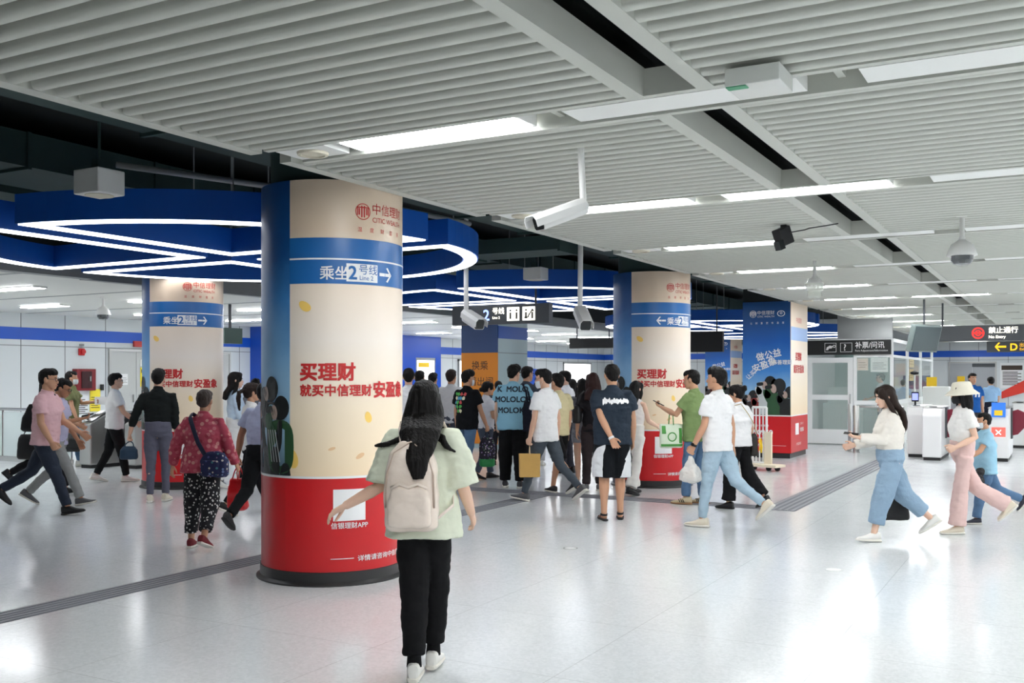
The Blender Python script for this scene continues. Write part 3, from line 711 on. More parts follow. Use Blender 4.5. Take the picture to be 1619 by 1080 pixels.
def dome(label, px, D, ztop, zsh, r, clear=True):
    p = at(px, D); t = thing('dome_camera', label, 'camera', (p.x, p.y, zsh), 'dome cameras')
    obj('pole', MB().cyl((p.x, p.y, zsh + r * .9), (p.x, p.y, ztop), .022, 12).cyl((p.x, p.y, ztop - .02), (p.x, p.y, ztop), .055, 16), M_SHELL, t, smooth='auto')
    obj('shell', MB().lathe((p.x, p.y, zsh), [(r * 1.05, -.01), (r * 1.06, .0), (r * .98, .02), (r * .93, r * .4), (r * .72, r * .8), (r * .35, r * 1.02), (.03, r * 1.12), (.028, r * 1.3)], 28), M_SHELL, t, smooth='auto')
    if clear:
        obj('lens_ball', MB().lathe((p.x, p.y, zsh), [(r * .78, -.01), (r * .76, -r * .4), (r * .55, -r * .66), (0, -r * .76)], 20), M_LENS, t, smooth='auto')
        obj('clear_dome', MB().lathe((p.x, p.y, zsh), [(r * .85, -.01), (r * .83, -r * .35), (r * .65, -r * .68), (r * .35, -r * .85), (0, -r * .9)], 24), mat('dome_clear', (220, 225, 228), .03, alpha=.14), t, smooth='auto')
    else:
        obj('plastic_wrap', MB().lathe((p.x, p.y, zsh), [(r * 1.12, .03), (r * 1.0, -.06), (r * .82, -r * .7), (r * .9, -r * 1.25), (r * .55, -r * 1.5), (0, -r * 1.45)], 13), mat('wrap_plastic', (232, 236, 226), .25, alpha=.75), t, smooth='auto')
    return t
dome('white dome camera with a clear lower bowl hanging from the slatted ceiling on the right', 1521, 9.2, CEIL + .03, zat(403, 9.2), .125)
dome('dome camera wrapped in cloudy plastic hanging over the square advert column', 1288, 12.6, CEIL + .03, zat(452, 12.6), .105, False)
dome('white dome camera hanging in front of the far left wall', 163, 18.4, CEIL, zat(497, 18.4), .13)
def box_unit(label, p, sx, sy, sz):
    t = thing('hanging_speaker', label, 'speaker', (p.x, p.y, p.z), 'white box speakers hanging by the ring lights')
    obj('case', MB().box(p.x - sx, p.y - sy, p.z, p.x + sx, p.y + sy, p.z + sz), M_SHELL, t, bevel=.01)
    obj('grille', MB().lathe((p.x, p.y, p.z), [(sx * .75, .0), (sx * .75, -.006), (0, -.006)], 24), mat('grille_white', (214, 208, 190)), t)
    obj('bracket', MB().box(p.x - .06, p.y - .03, p.z + sz, p.x + .02, p.y + .03, p.z + sz + .09).cyl((p.x, p.y, p.z + sz), (p.x, p.y, 4.3), .012, 8), M_DUCT, t)
    return t
box_unit('white box speaker hanging above the near edge of the first ring light', at(157, 8.1, zat(309, 8.1)), .15, .13, .2)
box_unit('white box speaker hanging between the two round columns, in front of the second ring light', at(847, 15.4, zat(443, 15.4)), .155, .13, .19)
# sensor and black unit under the slatted ceiling
p = at(1200, 4.75, 2.97); t = thing('ceiling_sensor', 'square white sensor in clear film with a green label under the slatted ceiling', 'sensor', p)
obj('case', MB().box(p.x - .13, p.y - .13, 2.985, p.x + .13, p.y + .13, 3.07), mat('film_white', (222, 224, 220), .2), t, bevel=.006)
obj('label_plate', MB().box(p.x - .125, p.y - .125, 2.98, p.x - .03, p.y - .07, 2.985), mat('label_green', (70, 150, 110), .5), t)
obj('hanger', MB().box(p.x - .16, p.y + .02, 3.02, p.x - .13, p.y + .06, 3.18).tube([(p.x - .02, p.y + .1, 3.07), (p.x + .03, p.y + .12, 3.2)], .02, 8), M_BLACK, t)
p = at(1238, 9.6); t = thing('black_camera', 'black boxy camera hanging by its cable at the end of a strip lamp', 'camera', (p.x, p.y, 2.95))
MM = rotto((-.5, -.7, -.35))
obj('camera_body', MB().obox((p.x, p.y, zat(374, 9.6)), .055, .075, .085, MM), M_BLACK, t, bevel=.01)
obj('lens', MB().obox(Vector((p.x, p.y, zat(374, 9.6))) + MM @ Vector((-.02, .09, -.06)), .04, .03, .045, MM), M_LENS, t)
obj('bracket', MB().box(p.x - .02, p.y - .02, 2.98, p.x + .035, p.y + .03, 3.079), M_BLACK, t)
obj('cable', MB().tube([(p.x + .05, p.y, 3.0), (p.x + .2, p.y + .02, 3.02), (p.x + .25, p.y, 3.03), (-1.95, p.y + .1, 3.06), (-1.86, p.y + .1, 3.07)], .006, 6), M_BLACK, t)

# ---- hanging signs
def hang_sign(name, label, cat, x0, x1, y, z0, z1, th=.14, m=M_SIGN, rods=(.15, .85), ztop=CEIL + .1, group=None):
    t = thing(name, label, cat, ((x0 + x1) / 2, y, z0), group)
    obj('sign_box', MB().box(x0, y, z0, x1, y + th, z1), m, t, bevel=.006)
    for q in rods: obj('rod', MB().cyl((x0 + (x1 - x0) * q, y + th / 2, z1 - .01), (x0 + (x1 - x0) * q, y + th / 2, ztop), .018, 10), M_SIGN, t)
    return t, plane_fn((x0, y - .004, z0), (1, 0, 0))
M_GLOW = lamp_mat('sign_glow', (255, 250, 235), 1.3); M_GLOWB = lamp_mat('sign_glow_blue', (150, 175, 255), 1.2); M_GLOWY = lamp_mat('sign_glow_yellow', (255, 190, 30), .7); M_GLOWR = lamp_mat('sign_glow_red', (235, 50, 45), .6)
xa = -9.35; t, f = hang_sign('transfer_sign', 'dark hanging sign reading line 2 with lift and escalator symbols', 'sign', xa, xa + 1.9, 14.75, 2.51, 2.84, ztop=4.3)
wm = MB(); bm_ = MB()
arrow(wm, f, .25, .165, .07, -1); text(wm, '号线', f, .12, .82, .18, bold=.02); text(wm, 'Line 2', f, .06, .82, .09, bold=.015)
for u in (1.1, 1.4):
    quad(wm, f, u, .05, u + .24, .28)
obj('lit_lettering', wm, M_GLOW, t); text(bm_, '2', f, .26, .64, .07, bold=.02); obj('lit_number', bm_, M_GLOWB, t)
pm = MB(); f3 = plane_fn((xa, 14.744, 2.51), (1, 0, 0))
for u in (1.1, 1.4):
    quad(pm, f3, u + .115, .06, u + .125, .27)
    for q in (.05, .17): quad(pm, f3, u + q, .08, u + q + .035, .19); disc(pm, f3, u + q + .018, .225, .018)
poly(pm, f3, [(1.43, .09), (1.5, .09), (1.58, .2), (1.62, .2), (1.62, .22), (1.57, .22), (1.49, .11), (1.43, .11)])
obj('symbol_print', pm, M_BLACK, t)
p = at(900, 30); hang_sign('display_screen', 'dark hanging display screen in front of the far left wall windows', 'screen', p.x, p.x + 1.5, p.y, zat(551, 30), zat(535, 30), m=M_BLACK)
p = at(1075, 24); hang_sign('display_screen', 'black hanging monitor showing past the right side of the round column with the left arrow', 'screen', p.x, p.x + 1.05, p.y, zat(557, 24), zat(525, 24), m=M_BLACK, ztop=4.3)
p = at(352, 20); t = thing('side_monitor', 'thin dark monitor seen edge on beside the far left round column', 'screen', (p.x, p.y, 2.2))
obj('monitor_case', MB().box(p.x - .05, p.y - .0, zat(543, 20), p.x + .05, p.y + .5, zat(518, 20)), mat('monitor_green', (84, 104, 98), .3), t); obj('rod', MB().cyl((p.x, p.y + .2, zat(520, 20)), (p.x, p.y + .2, 3.2), .03, 8), M_SIGN, t)
xa = at(1474, 20.2).x; ya = 21.55
t, f = hang_sign('no_entry_sign', 'grey hanging sign with a red ring reading No Entry over the ticket gates', 'sign', xa, xa + 4.2, ya, zat(541, 20.2), zat(517, 20.2), rods=(.05, .6))
wm = MB(); rm = MB(); disc(rm, f, .86, .155, .115, 28, .085); disc(rm, f, .86, .155, .06, 18, .035); quad(rm, f, .76, .14, .96, .17)
text(wm, '禁止通行', f, .13, 1.05, .16, bold=.02); text(wm, 'No Entry', f, .08, 1.05, .05, bold=.02)
obj('red_ring', rm, M_GLOWR, t); obj('lit_lettering', wm, M_GLOW, t)
p = at(1560, 29); t, f = hang_sign('exit_sign', 'grey hanging sign with a yellow arrow and letter D below the No Entry sign', 'sign', p.x, p.x + 3, p.y, zat(557, 29), zat(540, 29), rods=(.3, .8))
ym = MB(); wm = MB(); arrow(ym, f, .36, .155, .15, -1); text(ym, 'D', f, .28, .62, .05, bold=.03); text(ym, '出口', f, .12, .86, .16, bold=.01); text(ym, 'Exit', f, .1, .86, .05); obj('yellow_lettering', ym, M_GLOWY, t)
quad(wm, f, 1.35, .04, 1.37, .27); obj('divider', wm, M_GLOW, t)
p = at(1461, 18.9); t = thing('tilted_monitor', 'grey monitor tilted down on a ceiling pole left of the No Entry sign', 'screen', (p.x, p.y, 2.2))
MM = Matrix.Rotation(R(62), 3, 'Z') @ Matrix.Rotation(R(14), 3, 'X')
obj('monitor_case', MB().obox((p.x, p.y, zat(535, 18.9)), .42, .05, .26, MM), mat('monitor_back', (112, 124, 122), .35), t, bevel=.01)
obj('screen', MB().obox(Vector((p.x, p.y, zat(535, 18.9))) + MM @ Vector((0, -.055, 0)), .39, .004, .23, MM), mat('screen_dark', (60, 72, 74), .1), t)
obj('rod', MB().cyl((p.x, p.y, 2.5), (p.x, p.y, CEIL + .004), .02, 10), M_SIGN, t)

# ---- fare office
bx0, bx1, by0, by1 = -5.45, -3.42, 24.4, 32.5
M_FRAME = mat('office_frame', (246, 248, 248), .35)
t = thing('fare_office', 'white framed glass fare office with a black sign board over its door', 'booth', ((bx0 + bx1) / 2, by0, 0))
fm = MB(); g = .07
for x in (bx0, bx0 + 1.15, bx1 - g): fm.box(x, by0, 0, x + g, by0 + g, 2.42)
for y in (by0 + 2.6, by0 + 5.3, by1 - g): fm.box(bx1 - g + .003, y, 0, bx1, y + g, 2.42)
for z0, z1 in ((2.06, 2.13), (0, .1)): fm.box(bx0 + 1.16, by0 + .006, z0, bx1 - .006, by0 + g - .006, z1)
fm.box(bx1 - g + .006, by0 + .01, .95, bx1 - .006, by1 - .01, 1.05); fm.box(bx1 - g + .006, by0 + .01, 2.06, bx1 - .006, by1 - .01, 2.12); fm.box(bx1 - g + .006, by0 + .01, 0.004, bx1 - .006, by1 - .01, .1); fm.box(bx0 + 1.16, by0 + .006, .95, bx1 - .006, by0 + g - .006, 1.05)
fm.box(bx0 - .004, by0 - .004, 2.415, bx1 + .004, by1 + .004, 2.5); fm.box(bx0 + .004, by0 + .01, 0.002, bx0 + g - .004, by1 - .01, 2.42)
obj('frame', fm, M_FRAME, t)
dr = MB(); d0, d1 = bx0 + g + .01, bx0 + 1.14
for x in (d0, d1 - .12): dr.box(x, by0 - .02, .02, x + .12, by0 + .04, 2.06)
for z in (.02, 1.06, 1.94): dr.box(d0 + .01, by0 - .014, z, d1 - .01, by0 + .034, z + (.34 if z < .1 else .12))
dl = obj('door', dr, M_FRAME, t)
obj('door_glass', MB().box(d0 + .1, by0, .3, d1 - .1, by0 + .012, 2.0), M_GLASS, dl); obj('door_handle', MB().tube([(d1 - .06, by0 - .05, .9), (d1 - .06, by0 - .05, 1.2)], .015, 8), M_STEEL, dl)
obj('glazing', MB().box(bx0 + 1.2, by0 + .02, 1.05, bx1 - g, by0 + .032, 2.06).box(bx0 + 1.2, by0 + .02, .1, bx1 - g, by0 + .032, .95).box(bx1 - .045, by0 + g, 1.05, bx1 - .033, by1, 2.06), M_GLASS, t)
obj('apron_panel', MB().box(bx1 - .05, by0 + g, .1, bx1 - .03, by1, .95), M_WHITE, t)
sb = obj('sign_board', MB().box(bx0 - .02, by0 - .06, 2.13, bx1 - .04, by0 + .02, 2.47), mat('sign_black', (28, 32, 32), .4), t)
f = plane_fn((bx0, by0 - .064, 2.13), (1, 0, 0)); wm = MB()
for u in (.5, .86):
    quad(wm, f, u, .06, u + .27, .07); quad(wm, f, u, .27, u + .27, .28); quad(wm, f, u, .06, u + .01, .28); quad(wm, f, u + .26, .06, u + .27, .28)
poly(wm, f, [(.53, .11), (.58, .11), (.6, .15), (.66, .15), (.7, .2), (.62, .22), (.55, .18)]); disc(wm, f, .72, .2, .035, 14, .02)
text(wm, '?', f, .21, .945, .1, bold=.02); text(wm, '补票/问讯', f, .165, 1.2, .16, bold=.02, sx=.93); text(wm, 'Fare Adjustment/Information', f, .062, 1.2, .07, bold=.012)
obj('white_lettering', wm, M_INK_W, sb)
obj('back_wall', MB().box(bx0 + .05, by0 + 3.4, 0, bx1 - .5, by0 + 3.45, 2.4), mat('office_inner', (186, 208, 204), .5), t)
obj('upper_wall', MB().box(bx0 + .4, by0 + 2, 2.5, bx1 - .3, by0 + 2.1, 3.3), M_GREY, t)
t = thing('office_cabinet', 'pale cabinet with two doors standing inside the fare office door', 'cabinet', (bx0 + .65, by0 + 1.4, 0))
obj('cabinet_body', MB().box(bx0 + .2, by0 + 1.2, .05, bx0 + 1.1, by0 + 1.6, .95).box(bx0 + .32, by0 + 1.2, .95, bx0 + .95, by0 + 1.6, 1.35), mat('cabinet_pale', (206, 220, 216), .5), t)
obj('cabinet_door', MB().box(bx0 + .22, by0 + 1.18, .08, bx0 + .645, by0 + 1.2, .92), mat('cabinet_door', (214, 226, 222), .5), t); obj('cabinet_door', MB().box(bx0 + .655, by0 + 1.18, .08, bx0 + 1.08, by0 + 1.2, .92), mat('cabinet_door', (214, 226, 222), .5), t)
notice('white sheet stuck inside the fare office glass beside the door', plane_fn((bx1 - .5, by0 + .045, 1.72), (1, 0, 0)), .38, .33, (235, 236, 232), 4)
notice('peach sheet stuck inside the fare office glass next to the white sheet', plane_fn((bx1 - .8, by0 + .045, 1.76), (1, 0, 0)), .24, .28, (244, 222, 205), 3)
notice('tan notice on the side glass of the fare office, lower one', plane_fn((bx1 - .02, by0 + 2.9, 1.5), (0, 1, 0)), .8, .3, (190, 170, 120), 3)
notice('tan notice on the side glass of the fare office, upper one', plane_fn((bx1 - .02, by0 + 2.9, 1.85), (0, 1, 0)), .9, .24, (205, 190, 150), 2)
t = thing('office_counter', 'pale counter top along the side window of the fare office', 'counter', (bx1 - .5, by0 + 3, 0))
obj('worktop', MB().box(bx1 - .4, by0 + 3.6, .9, bx1 - .08, by1 - .3, .95), M_WHITE, t); obj('counter_front', MB().box(bx1 - .3, by0 + 3.7, .0, bx1 - .2, by1 - .4, .9), M_WHITE, t)
# card readers, handrail by the office
p = at(1447, 20.5); t = thing('face_scanner', 'small scanner with a lit blue screen standing on the first right hand gate', 'scanner', (p.x, p.y, .97))
obj('stand', MB().cyl((p.x, p.y, 1.02), (p.x, p.y, 1.1), .02, 10), M_BLACK, t); obj('case', MB().box(p.x - .07, p.y - .02, 1.1, p.x + .07, p.y + .01, 1.3), M_BLACK, t, bevel=.008); obj('screen', MB().box(p.x - .055, p.y - .024, 1.13, p.x + .055, p.y - .02, 1.27), lamp_mat('scanner_blue', (130, 140, 240), 1.0), t)
p = at(1446, 24); t = thing('desk_camera', 'small black camera on a thin mast beside the fare office window', 'camera', (p.x, p.y, 0))
obj('mast', MB().cyl((p.x, p.y, 0), (p.x, p.y, 1.75), .02, 8), M_WHITE, t); obj('camera_head', MB().lathe((p.x, p.y, 1.75), [(.02, .0), (.1, -.03), (.09, -.08), (.0, -.1)], 14), M_BLACK, t)

# ---- ticket gates on the right
def bollard(label, p, h=1.0, r=.07, group='steel bollards by the fare office'):
    o = obj('steel_bollard', MB().lathe((p.x, p.y, 0), [(r + .02, 0), (r + .02, .01), (r, .015), (r, h - .02), (r * .8, h), (0, h)], 20), M_STEEL, smooth='auto')
    return tag(o, label, 'bollard', group)
bollard('steel bollard by the fare office door, nearer the long haired woman', at(1353, 21.2)); bollard('steel post beside the fare office door, left of the thicker bollard', at(1343, 21.6), 1.02, .035)
t = thing('barrier_rail', 'steel barrier with glass panel running from the bollard to the ticket gates', 'barrier', at(1385, 21))
a, b = at(1356, 21.3), at(1428, 20.8); rm = MB().tube([a + Vector((0, 0, .97)), b + Vector((0, 0, .97))], .025, 10)
for q in (0, .5, 1): rm.cyl(a.lerp(b, q), a.lerp(b, q) + Vector((0, 0, .97)), .022, 10)
rm.tube([a + Vector((0, 0, .15)), b + Vector((0, 0, .15))], .015, 8); obj('rail', rm, M_CHROME, t, smooth='auto')
u = (b - a).normalized(); nrm = Vector((-u.y, u.x, 0)) * .005; gm = MB(); gm.add([a + u * .05 + Vector((0, 0, .2)), b - u * .05 + Vector((0, 0, .2)), b - u * .05 + Vector((0, 0, .9)), a + u * .05 + Vector((0, 0, .9))], [(0, 1, 2, 3)]); obj('glass_panel', gm, M_GLASS, t)
M_GATE = mat('gate_white', (226, 226, 226), .35); M_FLAP = mat('flap_maroon', (128, 30, 52), .4)
def gate(label, x0, y0, wd=.3, L=1.7, h=1.0, flap=1, m=M_GATE, group='ticket gates on the right', screen=False):
    t = thing('ticket_gate', label, 'ticket gate', (x0 + wd / 2, y0, 0), group)
    pr = [(0, .06), (L, .06), (L, h * .93), (L - .06, h), (.12, h), (0, h * .86)]
    obj('cabinet', MB().prism(pr, lambda u, v: (x0, y0 + u, v), lambda u, v: (x0 + wd, y0 + u, v)), m, t, bevel=.02)
    obj('top_plate', MB().box(x0 - .01, y0 + .14, h, x0 + wd + .01, y0 + L - .08, h + .02), M_STEEL, t, bevel=.008)
    obj('plinth', MB().box(x0 + .02, y0 + .03, 0, x0 + wd - .02, y0 + L - .03, .07), M_BLACK, t)
    if flap:
        x = x0 + wd if flap > 0 else x0; s = flap
        fp = [(0, .45), (0, .93), (.12, .97), (.42, .82), (.12, .48)] if screen else [(0, .42), (0, .95), (.1, .97), (.26, .92), (.26, .45), (.12, .4)]
        obj('flap', MB().prism(fp, lambda u, v: (x + s * u, y0 + .85, v), lambda u, v: (x + s * u, y0 + .88, v)), M_FLAP, t)
        obj('flap_slot', MB().box(min(x, x + s * .03), y0 + .7, .4, max(x, x + s * .03), y0 + 1.05, 1.0), M_SIGN, t)
    if screen:
        obj('screen', MB().obox((x0 + wd / 2, y0 + .03, h * .98), .12, .02, .14, Matrix.Rotation(R(-18), 3, 'X')), lamp_mat('gate_screen', (30, 90, 170), .8), t)
        obj('screen_icon', MB().obox((x0 + wd / 2, y0 - .0, h * .92), .07, .02, .05, Matrix.Rotation(R(-18), 3, 'X')), M_YEL, t)
        f = plane_fn((x0 + wd / 2, y0 - .006, h * .55), (1, 0, 0)); cm_ = MB()
        obj('lit_disc_plate', MB().box(x0 + .06, y0 - .004, h * .47, x0 + wd - .06, y0 + .01, h * .65), lamp_mat('gate_red_plate', (250, 90, 80), .6), t)
        for q in (1, -1): poly(cm_, f, [(-.05, -.04 * q + .005), (-.04, -.05 * q + .005), (.05, .04 * q + .005), (.04, .05 * q + .005)])
        obj('lit_cross', cm_, lamp_mat('gate_cross', (255, 245, 240), 1.2), t)
    else:
        obj('reader', MB().tube([(x0 + wd / 2, y0 + .25, h + .02), (x0 + wd / 2, y0 + .25, h + .035)], .07, 18), M_SIGN, t)
    return t
ga = at(1434, 20.0); gate('white ticket gate nearest the fare office railing', ga.x, ga.y, .3, flap=0)
gb = at(1458, 19.2); gate('white ticket gate with a maroon flap just left of the bucket hat woman', gb.x, gb.y, .34, flap=1)
gc = at(1562, 19.0); gate('ticket gate with a blue screen and lit red cross behind the boy', gc.x, gc.y, .36, flap=1, screen=True)
gate('ticket gate cut by the right edge of the photo', at(1600, 22.5).x, at(1600, 22.5).y, .3, flap=0)
# service desk and dark notice behind the gates
p = at(1478, 26); t = thing('service_desk', 'white upright desk with a small yellow notice behind the ticket gates', 'desk', (p.x, p.y, 0))
obj('desk_body', MB().box(p.x - .3, p.y, 0, p.x + .35, p.y + .4, 1.35), M_WHITE, t, bevel=.02); obj('desk_notice', MB().box(p.x - .2, p.y - .02, 1.36, p.x + .05, p.y, 1.6), M_YEL, t)

# ---- gates, balustrade on the far left
def slope_gate(label, x0, y0):
    t = thing('ticket_gate', label, 'ticket gate', (x0 + .14, y0, 0), 'steel ticket gates on the left')
    pr = [(0, .05), (1.9, .05), (1.9, .62), (1.55, 1.02), (.3, 1.02), (0, .72)]
    pr = [(0, .06), (1.75, .06), (1.75, .99), (.55, 1.0), (.42, .99), (0, .78)]
    obj('cabinet', MB().prism(pr, lambda u, v: (x0, y0 + u, v), lambda u, v: (x0 + .3, y0 + u, v)), M_STEEL, t, bevel=.02)
    obj('reader_panel', MB().prism([(.06, .822), (.42, 1.0), (.42, 1.006), (.06, .83)], lambda u, v: (x0 + .04, y0 + u, v), lambda u, v: (x0 + .26, y0 + u, v)), mat('reader_dark', (60, 64, 66), .25), t)
    obj('plinth', MB().box(x0 + .02, y0 + .03, 0, x0 + .28, y0 + 1.72, .07), M_BLACK, t); obj('flap', MB().box(x0 + .3, y0 + .8, .45, x0 + .42, y0 + .83, .95), mat('flap_dark', (50, 54, 58), .3), t)
    return t
p = at(125, 17.6); slope_gate('steel ticket gate with a sloped reader end beside the balustrade on the far left', p.x, p.y)
p = at(196, 17.5); slope_gate('steel ticket gate partly behind the man in a white tee on the left', p.x, p.y)
t = thing('balustrade', 'glass balustrade with a steel handrail at the far left edge', 'balustrade', (-17.8, 12.0, 0))
gm = MB(); rm = MB(); x1 = at(118, 18.2).x; yb_ = 12.0
rm.tube([(-21, yb_, .99), (x1, yb_, .99)], .03, 10); rm.box(-21, yb_ - .04, 0, x1, yb_ + .04, .1)
for q in range(6): rm.cyl((x1 - q * 1.0, yb_, 0), (x1 - q * 1.0, yb_, .99), .018, 8)
obj('handrail', rm, M_CHROME, t, smooth='auto'); obj('glass_panel', gm.box(-21, yb_ - .006, .1, x1, yb_ + .006, .94), mat('frosted_glass', (222, 234, 234), .15, alpha=.6), t)

# ---- white folding barrier on castors and floor stickers
p = at(1190, 17.4); q = at(1212, 17.2); t = thing('rolling_barrier', 'white folding barrier with upright bars on castors beside the square advert column', 'barrier', (p.x, p.y, 0))
u = (q - p).normalized(); fm = MB(); L = (q - p).length
for i in range(5): c = p + u * (L * i / 4); fm.cyl(c + Vector((0, 0, .12)), c + Vector((0, 0, 1.08)), .012 if 0 < i < 4 else .02, 8)
for z in (.12, 1.08): fm.tube([p + Vector((0, 0, z)), q + Vector((0, 0, z))], .02, 8)
obj('frame', fm, M_WHITE, t); cb = MB().obox((p + q) / 2 + u * .1 + Vector((0, -.1, .09)), .34, .16, .02, rotto((-u.y, u.x, 0))); obj('foot_plate', cb, mat('barrier_cream', (238, 226, 200), .5), t)
for i, (a, b) in enumerate([(.0, .1), (.28, .1), (.42, .05), (.1, -.2)]):
    c = p + u * (a + .1) + Vector((-u.y, u.x, 0)) * -b + Vector((0, 0, .045)); obj('castor', MB().tube([c - u.cross(Vector((0, 0, 1))) * .02, c + u.cross(Vector((0, 0, 1))) * .02], .045, 14), M_BLACK, t)
obj('cream_panel', MB().obox((p + q) / 2 + u * .17 + Vector((0, 0, .38)), .07, .02, .28, rotto((-u.y, u.x, 0))), mat('barrier_cream', (238, 226, 200)), t)
for (px, py, r_, lb) in [(902, 867, .07, 'small round floor sticker with a dark rim in front of the man in sandals'), (1318, 901, .075, 'small pale round floor sticker in front of the long haired woman in jeans')]:
    c = fl(px, py); f = lambda u, v: Vector((c.x + u, c.y + v, .002)); m_ = MB(); disc(m_, f, 0, 0, r_, 28, r_ * .82); o = obj('floor_sticker', MB().lathe((c.x, c.y, 0), [(r_, 0), (r_, .0015), (0, .0015)], 28), mat('sticker_white', (222, 224, 222), .4)); tag(o, lb, 'floor sticker', 'round floor stickers')
    obj('sticker_rim', m_, mat('sticker_rim', (90, 94, 92) if px < 1000 else (180, 184, 182), .5) if px < 1000 else mat('sticker_rim_pale', (180, 184, 182), .5), o)
# ================================================================ people
def X3(v): return Vector(v)
SKIN = [mat('skin_%d' % i, c, .55, spec=.3) for i, c in enumerate([(222, 178, 152), (206, 158, 128), (178, 128, 98), (232, 192, 168)])]
for m_ in SKIN:
    m_.node_tree.nodes['Principled BSDF'].inputs['Subsurface Weight'].default_value = .08
    m_.node_tree.nodes['Principled BSDF'].inputs['Subsurface Radius'].default_value = (.01, .004, .002)
def hairmat(n, c): return mat(n, c, .55, spec=.22, bump=.5, bscale=90, stretch=(1, 1, .12), var=.35, vscale=30)
H_BLACK = hairmat('hair_black', (15, 12, 11)); H_BROWN = hairmat('hair_brown', (40, 28, 22)); H_GREY = hairmat('hair_grey', (74, 64, 58)); H_RED = hairmat('hair_dark_red', (50, 28, 26))
M_SOLE = mat('sole_white', (226, 222, 212), .6); M_SOLEK = mat('sole_black', (22, 22, 22), .7); M_SOLEB = mat('sole_tan', (150, 112, 76), .7)
M_EYE = mat('eye_white', (225, 222, 216), .3); M_IRIS = mat('iris', (30, 20, 16), .2); M_LIP = mat('lips', (176, 98, 90), .5); M_MASK = mat('mask_white', (226, 232, 236), .8); M_MASKK = mat('mask_black', (26, 26, 30), .8)

def solid(mb, vox, it=3, name='body', factor=.5):
    """fuse overlapping pieces into one continuous surface"""
    me = mb.mesh('t'); fixn(me); o = bpy.data.objects.new('t', me); C.objects.link(o)
    r = o.modifiers.new('r', 'REMESH'); r.mode = 'VOXEL'; r.voxel_size = vox; r.use_smooth_shade = True
    s = o.modifiers.new('s', 'SMOOTH'); s.iterations = it; s.factor = factor
    out = bpy.data.meshes.new_from_object(o.evaluated_get(bpy.context.evaluated_depsgraph_get()))
    C.objects.unlink(o); bpy.data.objects.remove(o); bpy.data.meshes.remove(me); out.name = name
    return out
def rumple(me, amp, fr=(7, 7, 7), seed=0, mask=None):
    nv = len(me.vertices); nr = [v.normal.copy() for v in me.vertices]; off = Vector((seed * 3.1, seed * 1.7, seed))
    for v, n in zip(me.vertices, nr):
        p = v.co; q = Vector((p.x * fr[0], p.y * fr[1], p.z * fr[2])) + off
        k = noise.noise(q) + .5 * noise.noise(q * 2.1)
        v.co = p + n * (amp * k * (mask(p) if mask else 1))
    me.update()
def unit(v): return Vector(v).normalized()

